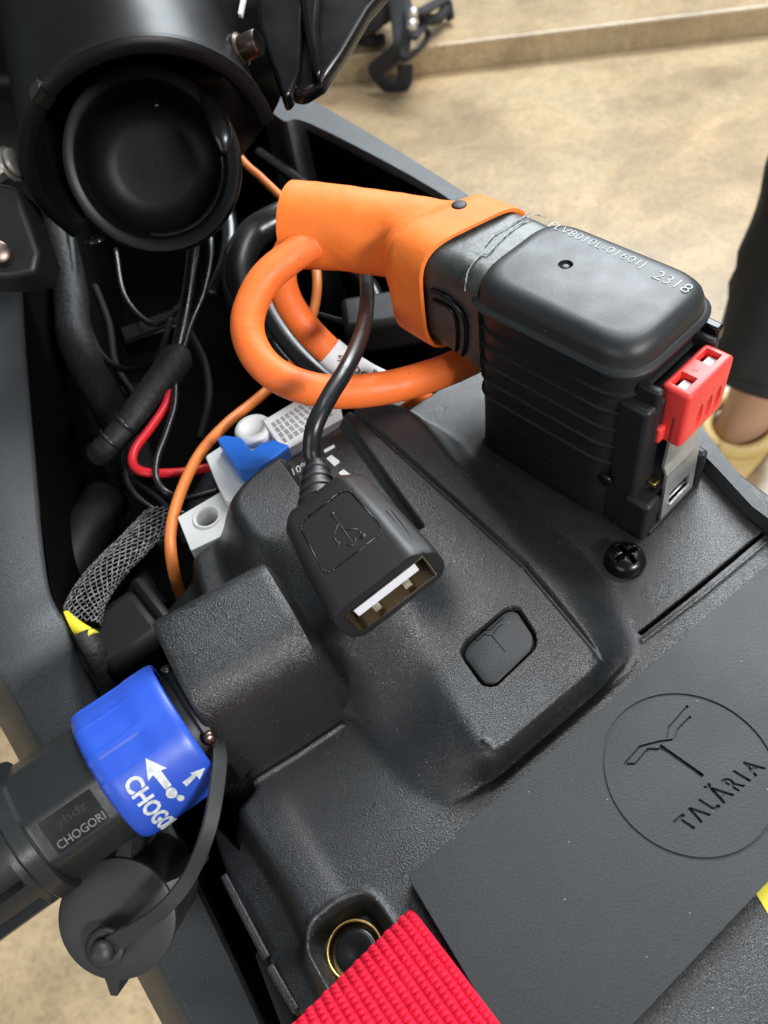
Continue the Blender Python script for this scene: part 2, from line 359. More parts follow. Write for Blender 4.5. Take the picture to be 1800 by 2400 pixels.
Z = np.where(dB > 0, np.maximum(Z, 0)*(1-s_)+Ht*np.where(s_ < 1, .75*sstep(s_)+.25*s_, 1), Z)
def blur(A, n):
    for _ in range(n):
        B = A.copy(); B[1:-1, 1:-1] = (A[1:-1, 1:-1]*4+A[:-2, 1:-1]*2+A[2:, 1:-1]*2+A[1:-1, :-2]*2+A[1:-1, 2:]*2+A[:-2, :-2]+A[:-2, 2:]+A[2:, :-2]+A[2:, 2:])/16; A = B
    return A
Z = blur(Z, 24)
# saddle joining the charge port housing to the hump
sa, sb = P(690, 1330, 2.4)[:2], P(825, 1262, 2.1)[:2]; dv0 = segd(X, Y, [sa, sb])
Z += np.where(dB > 0, 1.25*np.exp(-(dv0/1.0)**2)*sstep(dB/.75), 0)
Z = blur(Z, 6)
Z += .02*np.exp(-(segd(X, Y, Q([(1372, 1425), (1358, 1452), (1060, 1704)]))/.06)**2)
# crest lip at the front, crease on the right, slot beside the display
Z += .055*np.exp(-(segd(X, Y, Q([(1048, 1600), (1066, 1614), (1088, 1602), (1290, 1432), (1296, 1415)], .9))/.055)**2)
Z -= .10*np.exp(-(segd(X, Y, Q([(760, 885, 1.3), (905, 1010, 1.25), (1130, 1210, 1.1), (1297, 1405, .95)]))/.06)**2)
Z -= .05*np.exp(-(segd(X, Y, Q([(740, 900, 1.3), (905, 1128, 1.25)]))/.05)**2)
# display valley between the two shoulders
dv = sdf(X, Y, Q([(600, 975, 1.3), (725, 890, 1.3), (905, 1128, 1.25), (760, 1200, 1.2)]))
Z -= .24*sstep((dv+.12)/.24)
Z += .05*np.exp(-(segd(X, Y, Q([(545, 1690), (640, 1632), (738, 1566)]))/.05)**2)
# button well
bt = [z7(760, 395), z7(950, 228), z7(1005, 228), z7(1090, 355), z7(1085, 415), z7(900, 592), z7(840, 590), z7(735, 450)]
btp = rpoly(Q(bt, 1.0), .12)
dbt = sdf(X, Y, btp); Z -= .22*sstep((dbt+.005)/.04)
# grommet pocket
pk = rpoly(Q([z13(712, 1700), z13(760, 1560), z13(960, 1400), z13(1120, 1355), z13(1190, 1400), z13(1310, 1570), z13(1500, 1900), z13(1200, 2300), z13(880, 2000)]), .25)
dpk = sdf(X, Y, pk); Z = np.where(dpk > -.15, Z*1-(.55*sstep((dpk+.02)/.30)) + .04*np.exp(-((dpk)/.08)**2), Z)
# seam between the rear plate and the one under the flap, slits
sm = segd(X, Y, Q([(1384, 1366), (1500, 1275), (1585, 1205), (1700, 1108), (1900, 950)])); Z -= .35*np.exp(-(sm/.035)**4)
Z += .03*np.exp(-(segd(X, Y, Q([(1388, 1385), (1520, 1285), (1700, 1135)]))/.05)**2)
# notch at the connector
nt_ = sdf(X, Y, Q([z13(60, 560), z13(375, 600), z13(408, 690), z13(290, 800), z13(235, 1010), z13(160, 940), z13(40, 800)])); Z -= 1.5*sstep((nt_+.0)/.06)
# rounded outer edge then the cliff
e = np.clip(dO, 0, .1); Z = Z-(.1-np.sqrt(np.maximum(.01-(.1-e)**2, 0)))*(dO < .1)
Z = np.where(dO < 0, -7., Z)
keep = dO > -st*1.6
ny, nx = X.shape; idx = np.arange(nx*ny).reshape(ny, nx)
fk = keep[:-1, :-1] & keep[1:, :-1] & keep[:-1, 1:] & keep[1:, 1:]
quads = np.stack([idx[:-1, :-1], idx[:-1, 1:], idx[1:, 1:], idx[1:, :-1]], -1)[fk]
used, inv = np.unique(quads, return_inverse=True); quads = inv.reshape(-1, 4)
BO = P(1000, 1500, -7)
battery = thing('battery_pack', 'black grained battery pack under the plug and rubber flap, filling the lower half', 'battery', BO)
Vh = (np.stack([X.ravel(), Y.ravel(), Z.ravel()], -1)[used]-BO)*S
me = bpy.data.meshes.new('top_cover'); me.vertices.add(len(Vh)); me.vertices.foreach_set('co', Vh.ravel().astype(np.float32))
me.loops.add(quads.size); me.loops.foreach_set('vertex_index', quads.ravel().astype(np.int32))
me.polygons.add(len(quads)); me.polygons.foreach_set('loop_start', np.arange(0, quads.size, 4, dtype=np.int32))
me.update(calc_edges=True); me.polygons.foreach_set('use_smooth', np.ones(len(quads), bool)); me.materials.append(MT['grain'])
me.set_sharp_from_angle(angle=math.radians(70))
top = bpy.data.objects.new('top_cover', me); col.objects.link(top); top.parent = battery; top['_o'] = list(BO)
def hz_at(x, y): return float(Z[int(round((y-ys[0])/st)), int(round((x-xs[0])/st))])
# lower body of the pack
lowp = rpoly([tuple(p) for p in outline], 0)
cx, cy = np.mean([p[0] for p in outline]), np.mean([p[1] for p in outline])
link_mesh('casing', *prism([((p[0]-cx)*.985+cx, (p[1]-cy)*.985+cy) for p in outline], -3, -14), 'side', battery, auto=40)
# ledges on the rim
g = G()
for a, b in (((215, 1245), (500, 1790)), ((515, 1830), (690, 2130))):
    p = P(*z13(*a), -.95); q = P(*z13(*b), -.95); d = nrm(q-p); nn = np.array([-d[1], d[0], 0])
    g = G(); g.add(*obox((p+q)/2+np.array([0, 0, -.1])-nn*.02, d, nn, np.array([0, 0, 1.]), np.linalg.norm(q-p)/2, .075, .22)); g.out('rim_strip', 'grain', battery, bevel=.04, smooth=False)
# charge port housing: a rounded block along the A direction
def block_sec(pts, f=1): return [P(*p) for p in pts]
eA = nrm(P(740, 1405, 2.45)-P(460, 1565, 2.45))
prof_px = [((535, 1677, -.3)), ((530, 1668, .15)), ((470, 1580, 2.1)), ((458, 1562, 2.45)), ((445, 1535, 2.65)), ((400, 1430, 2.75)), ((352, 1335, 2.75)), ((340, 1322, 2.6))]
sec0 = [P(*p) for p in prof_px]
o0 = sec0[0].copy()
# profile in the plane across eA
nA = nrm(np.cross(np.array([0, 0, 1.]), eA))
prof = [((p-o0)@nA, p[2]) for p in sec0]
pr = [(0, -.5), (.0, 0), (.06, 1.3), (.16, 1.8), (.36, 2.22), (.68, 2.5), (1.15, 2.66), (1.8, 2.72), (2.9, 2.72), (3.25, 2.6), (3.35, 2.3), (3.4, -.5)]
ku = (prof[-1][0])/3.4; print('block depth', prof[-1][0]); pr = [(u*ku, v) for u, v in pr]
pr = [tuple(x) for x in rpoly(pr, .2, 3)]
def secA(t, inset=0): 
    c = (1.7, 1.2)
    return [o0+eA*t+nA*(u+(c[0]-u)*inset)+np.array([0, 0, (v+(c[1]-v)*inset)]) for u, v in [(u, v) for u, v in pr]]
LA = np.linalg.norm(P(742, 1553, 0)-P(535, 1677, 0))
def fixz(sec, t=0):
    f = 1-.95*float(sstep((t-(LA-.0))/.6)); return [np.array([p[0], p[1], (p[2]-o0[2])*f if p[2] > o0[2] else p[2]-o0[2]]) for p in sec]
LA = np.linalg.norm(P(742, 1553, 0)-P(535, 1677, 0))
ts = [(-.15, .03), (-.12, .01), (-.05, 0)]+[(t, 0) for t in np.linspace(.3, LA+.62, 26)]
link_mesh('charge_port_housing', *loft([fixz(secA(t, i), t) for t, i in ts]), 'grain', battery, auto=50)
# low fillet where the housing meets the plate
# button
bz = .87
bb = rpoly(Q(bt, 1.0), .12); bc = np.mean(bb, 0)
bi = [tuple(bc+(p-bc)*.915) for p in bb]
btn = link_mesh('button', *prism(bi, bz, bz-.4), 'flap', battery, bevel=.03)
fb = lambda x, y, w_: P(*z7(x, y), bz) + np.array([0, 0, -.03+.034*w_])
strokes([((800, 388), (822, 392)), ((822, 392), (850, 365)), ((850, 365), (885, 372)), ((885, 372), (945, 445)), ((830, 345), (880, 345)), ((880, 345), (903, 318)), ((903, 318), (935, 290)), ((905, 340), (935, 318)), ((885, 372), (905, 340))], 3, fb).out('logo_line', 'void', btn, smooth=False)
# status lights and 10% print beside the usb plug
for (x, y, w1) in ((948, 490, 1), (925, 440, 0), (1010, 560, 1)):
    c = P(*z5(x, y), 1.2)
    if w1: q = [z5(x-35, y-10), z5(x-8, y-28), z5(x+35, y+5), z5(x+5, y+28)]
    else: q = [z5(x-25, y), z5(x+28, y-28), z5(x+34, y-20), z5(x-20, y+12)]
    h0 = hz_at(*c[:2])
    link_mesh('indicator_window', *pprism(q, h0+.03, h0-.1, .02, zmeas=1.2), 'greyp', battery, smooth=False)
O = P(*z5(752, 592), 1.2); U = P(*z5(830, 548), 1.2)-O; Vv = P(*z5(740, 560), 1.2)-O
h0 = hz_at(*O[:2]); O[2] = h0+.03
link_mesh('charge_print', *text_on('10%', lambda u, v, w_: O+U*u+Vv*v+np.array([0, 0, .012*w_])), 'print', battery, smooth=False)
# cross-head screw
scz = P(*z9(310, 2090), 0); sr = .44
screw = link_mesh('screw', *lathe(scz+np.array([0, 0, -.1]), (0, 0, 1), [(0, sr*.8), (.05, sr), (.2, sr), (.3, sr*.93), (.39, sr*.75), (.44, sr*.5), (.46, sr*.2)], 40), 'gloss', battery)
mm = screw.modifiers
cutV = G()
for ang in (.5, .5+math.pi/2):
    cutV.add(*obox(scz+np.array([0, 0, .32]), np.array([math.cos(ang), math.sin(ang), 0]), np.array([-math.sin(ang), math.cos(ang), 0]), np.array([0, 0, 1.]), .27, .055, .2))
def boolean(o, g, op='DIFFERENCE'):
    c = link_mesh('cutter', g.V, g.F, 'void', None, smooth=False)
    for me_ in (c.data, o.data):
        bm = bmesh.new(); bm.from_mesh(me_); bmesh.ops.remove_doubles(bm, verts=bm.verts, dist=1e-6); bmesh.ops.recalc_face_normals(bm, faces=bm.faces); bm.to_mesh(me_); bm.free()
    if o.parent is not None: c.location = Vector((0, 0, 0))
    b = o.modifiers.new('cut', 'BOOLEAN'); b.object = c; b.operation = op; b.solver = 'EXACT'
    try: b.use_self = True
    except Exception: pass
    bpy.context.view_layer.update()
    dg = bpy.context.evaluated_depsgraph_get(); nm = bpy.data.meshes.new_from_object(o.evaluated_get(dg))
    o.modifiers.clear(); o.data = nm; bpy.data.objects.remove(c); return o
boolean(screw, cutV)
# grommet: brass ring round a black plug, in the pocket
gc = P(*z13(1060, 1740), -.5)
gr = rpoly(Q([(0, 0)]), 0) if False else None
ring = lathe(gc, (0, 0, 1), [(-.1, .50), (.08, .50), (.11, .475), (.08, .45), (-.1, .45)], 48, caps=False); link_mesh('grommet_ring', *ring, 'brass', battery)
link_mesh('grommet_plug', *lathe(gc, (0, 0, 1), [(-.2, .445), (0, .445), (.02, .3), (.0, .1)], 48), 'gloss', battery)

# ------------------------------------------------------------------ rubber flap with lettering
fl = rpoly(Q([(880, 1893), (1950, 965), (1950, 1597), (1185, 2405)], .4), [.12, .1, .1, .1])
flap = thing('rubber_flap', 'dark grey rubber flap with circle emblem and TALARIA lettering across the battery', 'flap', P(1500, 1700, .15))
fo = link_mesh('sheet', *prism(fl, .40, .12), 'flap', flap, bevel=.05, seg=3, smooth=False)
dg = bpy.context.evaluated_depsgraph_get(); fo.data = bpy.data.meshes.new_from_object(fo.evaluated_get(dg)); fo.modifiers.clear()
ft = lambda x, y, w_: P(*z8(x, y), .4)+np.array([0, 0, -.07+.12*w_])
cut = strokes([((1338, 318), (1462, 405))], 12, ft)
cg = strokes([((1262, 371), (1300, 326)), ((1300, 326), (1345, 327)), ((1230, 370), (1262, 371)), ((1230, 370), (1277, 318)), ((1277, 318), (1335, 303)), ((1355, 290), (1362, 262)), ((1362, 262), (1418, 198)), ((1376, 298), (1391, 265)), ((1391, 265), (1426, 230)), ((1335, 303), (1376, 298))], 7.5, lambda x, y, w_: P(*z8(x, y), .4)+np.array([0, 0, -.05+.10*w_]))
# circle groove
cc = P(1487, 1667, .4)[:2]; rad = np.linalg.norm(P(1302, 1655, .4)[:2]-cc)
secs = []
for i in range(120):
    a = 2*math.pi*i/120; d = np.array([math.cos(a), math.sin(a), 0]); c3 = np.array([*cc, .4])
    secs.append([c3+d*(rad-.03)+np.array([0, 0, -.03]), c3+d*(rad+.03)+np.array([0, 0, -.03]), c3+d*(rad+.03)+np.array([0, 0, .05]), c3+d*(rad-.03)+np.array([0, 0, .05])])
ringV = loft(secs, True, False, loop=True)
O = P(*z8(1424, 577), .4); E2 = P(*z8(1659, 378), .4); Tp = P(*z8(1380, 548), .4)
Ud = E2-O; Vd = (Tp-O)*1.18
letters = []
def text_run(s, x0, x1, y0=0, y1=1):
    return text_on(s, lambda u, v, w_: O+Ud*(x0+(x1-x0)*u)+Vd*(y0+(y1-y0)*v)+np.array([0, 0, -.05+.10*w_]), bold=.03)
for gset in (): pass
try:
    gg = G(); gg.add(*ringV); boolean(fo, gg)
    boolean(fo, cut); boolean(fo, cg)
    nL = 7; wds = [('T', 0, .125), ('\u039b', .135, .275), ('L', .315, .395), ('\u0102', .42, .57), ('R', .61, .71), ('I', .755, .785), ('A', .83, .98)]
    for s_t, a, b in wds:
        g = G(); g.add(*text_run(s_t, a, b, 0, 1.35 if s_t == '\u0102' else 1)); boolean(fo, g)
except Exception as ex: print('flap boolean failed', ex)
fo.data.materials.clear(); fo.data.materials.append(MT['flap'])
fo.data.polygons.foreach_set('use_smooth', [False]*len(fo.data.polygons))
fo.data.polygons.foreach_set('material_index', [0]*len(fo.data.polygons)); fo.data.update()
print('flap polys', len(fo.data.polygons))
# yellow sticker by the lower edge of the flap
o = link_mesh('warning_sticker', *pprism([(1630, 1925), (1700, 1850), (1760, 1960), (1675, 2000)], .02, .003, 0), 'yellow', None, smooth=False)
o['label'] = 'bright yellow sticker on the battery at the right edge below the rubber flap'; o['category'] = 'sticker'

# ------------------------------------------------------------------ red webbing strap
strap = thing('webbing_strap', 'red ribbed nylon webbing strap coming out from under the rubber flap', 'strap', P(860, 2150, .3))
s0 = P(884, 1952, .36); sl = P(608, 2222, .75)-s0; srt = P(1092, 2225, .75)-s0
nu, nv = 460, 560; ext = 1.5
nl = np.linalg.norm(sl); nr = np.linalg.norm(srt)*ext
V = []
for j in range(nv+1):
    for i in range(nu+1):
        a = i/nu; b = j/nv; x = a*nl*1.15; y = b*nr
        p = s0+nrm(sl)*x+nrm(srt)*y
        rowi = math.floor(x/.165); fx = (x/.165) % 1; cyc = abs(math.sin(math.pi*x/.165)); t2 = abs(math.sin(math.pi*(y/.10+.25*fx+.5*(rowi % 2))))
        jit = .85+.3*(math.sin(rowi*12.9898+math.floor(y/.10)*78.233)*43758.5453 % 1); hgt = .085*jit*cyc**.7*(.12+.88*t2**.9)
        big = .02*math.sin(2*math.pi*y/.4)
        V.append(p+np.array([0, 0, hgt-.05+.05*math.sin(b*3)-.26*max(0, 1-y/.32)**2-.06*max(0, 1-x/.2)**2+.02*math.sin(x*2.1+y*1.3)]))
Fc = [(j*(nu+1)+i, (j+1)*(nu+1)+i, (j+1)*(nu+1)+i+1, j*(nu+1)+i+1) for j in range(nv) for i in range(nu)]
link_mesh('woven_band', V, Fc, 'web', strap)
s0b = s0+nrm(srt)*.3+nrm(sl)*.05; q = [s0b, s0b+nrm(sl)*nl*1.1, s0b+nrm(sl)*nl*1.1+nrm(srt)*nr*.94, s0b+nrm(srt)*nr*.94]
V = [p+np.array([0, 0, -.22]) for p in q]+[p+np.array([0, 0, -.055]) for p in q]
link_mesh('backing', V, [(0, 1, 2, 3), (7, 6, 5, 4), (0, 4, 5, 1), (1, 5, 6, 2), (2, 6, 7, 3), (3, 7, 4, 0)], 'web', strap, smooth=False)

# ------------------------------------------------------------------ the big power plug
PC = np.array([2.79, 13.35, 0.]); th = math.radians(-45.5)
ex = np.array([math.cos(th), math.sin(th), 0]); ey = np.array([-math.sin(th), math.cos(th), 0]); ez = np.array([0, 0, 1.])
def W(x, y, z): return PC+ex*x+ey*y+ez*z
plug = thing('power_plug', 'large black power plug with orange sleeve and red slide tab standing on the battery', 'plug', PC)
def rrect(x0, x1, y0, y1, r, seg=7): return rpoly([(x0, y0), (x1, y0), (x1, y1), (x0, y1)], r, seg)
def lsec(x0, x1, y0, y1, r, z): return [W(p[0], p[1], z) for p in rrect(x0, x1, y0, y1, r)]
# body with creases
secs = [lsec(-2.0, 2.0, -1.38, 1.38, .75, -.05)]
for zc in (1.78, 2.27, 2.76, 3.25, 3.70):
    for dz, off in ((-.09, -.02), (-.02, .025), (.0, .03), (.015, .0), (.03, -.03)):
        secs.append(lsec(-2.0-off, 2.0+off, -1.38-off, 1.38+off, .75, zc+dz))
secs.append(lsec(-2.0, 2.0, -1.38, 1.38, .75, 4.28))
link_mesh('housing', *loft(secs), 'side', plug, auto=25)
secs = []
for ins, z in ((.0, 4.2), (-.06, 4.22), (-.1, 4.27), (-.1, 4.33), (-.05, 4.38), (.0, 4.40), (.02, 4.46), (.03, 4.6), (.07, 4.72), (.16, 4.83), (.28, 4.89), (.42, 4.91)):
    secs.append(lsec(-2.05+ins, 2.05-ins, -1.42+ins, 1.42-ins, .82-ins*.3, z))
lid = link_mesh('lid', *loft(secs), 'plug', plug, auto=60)
g = G(); g.add(*lathe(W(-.62, .05, 4.84), ez, [(0, .15), (.2, .15)], 24)); boolean(lid, g)
lid.data.set_sharp_from_angle(angle=math.radians(40))
link_mesh('vent_plug', *lathe(W(-.62, .05, 4.80), ez, [(0, .1), (.06, .1), (.08, .05)], 20), 'plug', lid)
tz = 4.912
def ptext(s, a, b, hgt, nm='print_line'):
    O = W(a[0], a[1], tz); U = W(b[0], b[1], tz)-O; Vv = nrm(np.cross(ez, U))*hgt
    link_mesh(nm, *text_on(s, lambda u, v, w_: O+U*u+Vv*v+ez*.008*w_, bold=-.022), 'print', lid, smooth=False)
ptext('FLV8010L-01601J', (-1.72, .80), (.62, .74), .27)
ptext('2318', (.95, .66), (1.72, .62), .27)
# recessed panel creases at the lower side face
for zc in (1.1, .75):
    g = G(); g.add(*obox(W(-.3, -1.385, zc+.2), ex, ey, ez, .9, .02, .012)); g.out('mould_line', 'side', plug, smooth=False)
# neck behind the lid, smeared with glue
def nsec(x, hw, zt, zb, r, skew=.0): return [PC+ex*(x+skew*p[0])+ey*p[0]+ez*p[1] for p in rpoly([(-hw, zb), (hw, zb), (hw, zt), (-hw, zt)], r, 6)]
link_mesh('neck', *loft([nsec(-1.8, 1.28, 4.80, 2.1, .5), nsec(-2.3, 1.27, 4.83, 2.2, .5), nsec(-3.4, 1.24, 4.80, 2.3, .5)]), 'smear', plug, auto=50)
# glue bead along the joint
def bead(pts, r):
    g = G(); path = spline([W(*p) for p in pts], 8); path = [p+np.array([random.uniform(-.01, .01), random.uniform(-.01, .01), 0]) for p in path]
    g.add(*tube(path, lambda t: r*random.uniform(.4, 1.2), 8)); g.out('glue_bead', 'residue', plug)
bead([(-2.13, 1.35, 4.72), (-2.25, 1.1, 4.86), (-2.3, .6, 4.86), (-2.28, 0.1, 4.86), (-2.18, -.5, 4.86), (-2.25, -.6, 4.86), (-2.2, -1.0, 4.83), (-2.12, -1.25, 4.7), (-2.1, -1.32, 4.45)], .018)
bead([(-2.4, 1.1, 4.85), (-2.45, .5, 4.86), (-2.5, .1, 4.86), (-2.4, -.35, 4.86)], .018)
# side clip loops on the neck
for k, (r1, r2) in enumerate(((.52, .62), (.34, .40))):
    pts = [(-3.1, 3.9), (-2.55, 4.0), (-2.2, 3.75), (-2.15, 3.1), (-2.25, 2.75)]
    pts = [(-3.1, 4.0-k*.25), (-2.6+.0, 4.0-k*.25), (-2.2-k*.25, 3.75-k*.2), (-2.18-k*.25, 3.1), (-2.3-k*.2, 2.6)]
    path = spline([W(a, -1.31, b) for a, b in pts], 8)
    link_mesh('side_clip', *tube(path, .07 if k == 0 else .05, 10), 'gloss', plug)
# orange boot: tube growing into a collar
def csec(c, a, hw, hh, pw, up=ez):
    a = nrm(a); s1 = nrm(np.cross(up, a)); u1 = np.cross(a, s1); out = []
    for k in range(48):
        t = 2*math.pi*k/48; cx_, sx_ = math.cos(t), math.sin(t)
        out.append(c+s1*hw*math.copysign(abs(cx_)**pw, cx_)+u1*hh*math.copysign(abs(sx_)**pw, sx_))
    return out
S0 = P(655, 487, 3.9); S1 = P(760, 495, 3.9); S2 = P(850, 512, 3.8)
c0 = W(-4.25, .1, 3.62); c1 = W(-2.75, 0, 3.55)
aS = S1-S0
def ctilt(x, hw, hh, pw, zc, skew=-.18):
    out = []
    for k in range(48):
        t = 2*math.pi*k/48; cx_, sx_ = math.cos(t), math.sin(t); yy = hw*math.copysign(abs(cx_)**pw, cx_); zz = hh*math.copysign(abs(sx_)**pw, sx_)
        out.append(W(x+.22*yy*1.0+.0*zz, yy, zc+zz))
    return out
dirs = nrm(S1-S0)
secs = [csec(S0-dirs*.18, dirs, .90, .95, .95), csec(S0-dirs*.24, dirs, .97, 1.02, .95), csec(S0-dirs*.1, dirs, .98, 1.03, .95), csec(S0+dirs*.5, dirs, .96, 1.02, .95), csec(S1, dirs, .93, .99, .95),
        csec(S2+dirs*.05, nrm(dirs*.7+ex*.3), .94, 1.0, .9)]
secs += [ctilt(-4.75, 1.08, 1.04, .8, 3.70), ctilt(-4.35, 1.25, 1.15, .7, 3.66), ctilt(-4.12, 1.40, 1.34, .58, 3.56), ctilt(-4.0, 1.47, 1.45, .5, 3.52),
         ctilt(-3.2, 1.47, 1.46, .48, 3.50), ctilt(-3.0, 1.47, 1.46, .48, 3.50), ctilt(-2.98, 1.41, 1.40, .48, 3.50), ctilt(-3.15, 1.3, 1.34, .48, 3.50)]
from mathutils import noise as mn
def wr(p, amp, sc_): q = Vector(p)*sc_; return mn.noise(q)*amp+mn.noise(q*2.3)*amp*.45
nsec_ = []
for i in range(len(secs)-1):
    for k in range(5 if i < 12 else 1):
        t = k/5 if i < 12 else 0; nsec_.append([np.array(a)*(1-t)+np.array(b_)*t for a, b_ in zip(secs[i], secs[i+1])])
nsec_.append(secs[-1])
for i, sec in enumerate(nsec_):
    cc_ = np.mean(sec, 0); am = .05 if i < 45 else .015
    for j in range(len(sec)):
        d_ = nrm(sec[j]-cc_); dent = -.10*math.exp(-(((sec[j]-P(800, 462, 4.9))@ex)/.5)**2-(((sec[j]-P(800, 462, 4.9))@ey)/.7)**2) if i < 45 else 0
        sec[j] = sec[j]+d_*(wr(sec[j], am, .9)+dent)
secs = nsec_
boot = link_mesh('orange_boot', *loft(secs, True, False), 'orange', plug, auto=70)
pin = P(992, 445, 4.93)
link_mesh('boot_pin', *lathe(np.array([pin[0], pin[1], 4.93]), ez, [(0, .17), (.035, .17), (.05, .13)], 20), 'dull', plug)
# front: rear plate of the latch, posts, arms, steel strip, red tab
def pbox(name, x0, x1, y0, y1, z0, z1, m, bev=.05, parent=plug, seg=3):
    return link_mesh(name, *obox(W((x0+x1)/2, (y0+y1)/2, (z0+z1)/2), ex, ey, ez, (x1-x0)/2, (y1-y0)/2, (z1-z0)/2), m, parent, bevel=bev, seg=seg, smooth=True, auto=60)
pbox('latch_seat', 1.7, 2.4, -1.25, .95, -.1, 3.6, 'side', .1)
pbox('bracket_post', 2.2, 2.82, -1.32, -.82, -.05, 1.12, 'side', .1)
pbox('bracket_post', 2.2, 2.88, .62, .86, -.05, 1.15, 'side', .1)
pbox('bracket_foot', 2.2, 2.86, -1.1, .84, -.05, .12, 'side', .03)
pbox('guide_arm', 1.9, 2.42, -1.0, -.80, 1.35, 3.95, 'side', .07)
pbox('guide_arm', 1.9, 2.42, .82, 1.02, 1.35, 3.95, 'side', .07)
pbox('guide_stop', 2.1, 2.62, .78, 1.1, 2.0, 2.5, 'side', .1)
pbox('guide_ear', 1.95, 2.35, 1.0, 1.25, 3.75, 4.1, 'gloss', .06)
link_mesh('pivot_pin', *lathe(W(1.75, -1.36, 1.35), -ey, [(0, .17), (.05, .17), (.07, .14)], 24), 'gloss', plug)
# strip with a window
g = G()
strip = link_mesh('latch_strip', *loft([[W(x, y, z) for x, y in ((2.60, -.66), (2.66, -.66), (2.66, .56), (2.60, .56))] for x0_, z in ((0, .1), (0, 1.5), (0, 3.3)) for x in [0]][0:0] or [[W(xx, y, z) for xx, y in ((b-.03, -.66), (b+.03, -.66), (b+.03, .56), (b-.03, .56))] for b, z in ((2.80, .1), (2.72, 1.55), (2.62, 1.75), (2.62, 3.2))]), 'steel', plug, smooth=False)
g = G(); g.add(*obox(W(2.76, -.05, .62), ex, ey, ez, .3, .38, .17)); boolean(strip, g)
pbox('strip_hook', 2.70, 2.86, -.42, .33, .38, .45, 'steel', .01)
pbox('spring_tab', 2.45, 2.62, -.85, -.62, 1.22, 1.34, 'brass', .02)
tab = pbox('red_tab', 2.22, 2.86, -.66, .84, 2.45, 3.86, 'red', .09, seg=4)
dg = bpy.context.evaluated_depsgraph_get(); tab.data = bpy.data.meshes.new_from_object(tab.evaluated_get(dg)); tab.modifiers.clear()
g = G()
for yc in (-.33, .50): g.add(*obox(W(2.50, yc, 3.75), ex, ey, ez, .17, .20, .35))
boolean(tab, g)
g = G()
for yc in (-.12, .2, .52):
    q = [W(2.86, yc, 3.2), W(2.99, yc, 2.9)]
    V = []
    g = G(); g.add(*sphere(W(2.90, yc, 2.95), 1, (ex, ey, ez), 20, (.13, .115, .36))); boolean(tab, g)
tab.data.set_sharp_from_angle(angle=math.radians(35))
tab.data.polygons.foreach_set('material_index', [0]*len(tab.data.polygons)); tab.data.materials.clear(); tab.data.materials.append(MT['red'])
for yc in (-.33, .50): pbox('tab_spring', 2.42, 2.62, yc-.15, yc+.16, 3.3, 3.74, 'tongue', .03, parent=tab)
pbox('tab_foot', 2.2, 2.5, -.84, -.62, 2.5, 2.9, 'red', .05)
O = W(2.42, .02, 3.862)
link_mesh('tab_number', *text_on('1', lambda u, v, w_: W(2.44+.12*u, .02+.13*v, 3.861+.006*w_)), 'redwire', tab, smooth=False)

# ------------------------------------------------------------------ cables in the bay
def cable(name, label, cat, pts, r, m, group=None, **k):
    o = link_mesh(name, *ptube(pts, r, **k), m); o['label'] = label; o['category'] = cat
    group = group or {'bay_wire': 'loose wires in the battery bay', 'hanging_wire': 'black wires hanging down behind the cup', 'black_lead': 'black leads beside the orange loop', 'bay_tube': 'thick tubes low in the bay'}.get(name)
    if group: o['group'] = group
    return o
cable('power_cable', 'thick orange power cable looping out of the orange boot and down behind the plug', 'cable',
      [(760, 500, 3.9), (690, 520, 3.9), (632, 552, 3.9), (568, 610, 3.7), (535, 690, 3.3), (550, 760, 2.9), (605, 815, 2.5), (700, 845, 2.2), (820, 840, 1.9), (930, 812, 1.6), (1005, 782, 1.4), (1080, 745, 1.2)],   .395, 'cable', n=28, k=16, wob=.01)
pc2 = thing('labelled_power_cable', 'second thick orange power cable, inside the loop, wrapped with a white printed label', 'cable', P(700, 750, 1))
pts2 = [(700, 480, 3.7), (640, 520, 3.5), (610, 580, 3.2), (618, 640, 2.6), (655, 700, 1.9), (715, 762, 1.2), (785, 812, .5), (855, 845, -.2), (930, 880, -1.6), (980, 900, -3)]
path2 = spline([P(*p) for p in pts2], 14)
link_mesh('sheath', *tube(path2, .375, 24), 'cable', pc2)
i0 = min(range(len(path2)), key=lambda i: np.linalg.norm(path2[i]-P(708, 756, 1.25))); i1 = min(range(len(path2)), key=lambda i: np.linalg.norm(path2[i]-P(868, 850, -.4)))
lab = link_mesh('label_wrap', *tube(path2[i0:i1], .40, 28, caps=False), 'label', pc2)
# digits on the label
fr = frames(path2)
def on_tube(path, fr, i, rr, ang_c, s_, v, h, w_):
    k = min(max(i+s_, 0), len(path)-1.001); a = int(k); f = k-a
    c = path[a]*(1-f)+path[a+1]*f; t, N, B = fr[a]; view = nrm(np.array([0, 0, H])-c); vv = nrm(view-t*(view@t)); side = np.cross(t, vv)
    ang = ang_c+v*h/rr
    return c+(vv*math.cos(ang)+side*math.sin(ang))*(rr+.006+.01*w_)
for s_, a, n_ in (('90000S16', 3, 24), ('B8203', 14, 10)):
    V, Fc = text2d(s_); ln = n_
    if a == 3: f = lambda u, v, w_: on_tube(path2, fr, i0, .41, .12, 3+ln*u, v, -.17, w_)
    else: f = lambda u, v, w_: on_tube(path2, fr, i0, .41, -.45, 16+ln*u, v, -.13, w_)
    link_mesh('label_digits', [f(*v) for v in V], Fc, 'ink', lab, smooth=False)
cable('thin_orange_wire', 'thin pale orange wire running from the steering head past the breaker to the battery', 'wire',
      [(440, 210, .5), (515, 335, .3), (565, 385, .2), (622, 442, .2), (668, 510, .6), (684, 590, .6), (680, 660, .2), (655, 740, -.3), (620, 800, -.6), (560, 858, -.5), (490, 915, -.1), (432, 980, -.1), (392, 1060, -.2), (370, 1140, -.3), (372, 1215, -.5), (392, 1290, -1.6), (430, 1370, -3)], .145, 'thin', n=16)
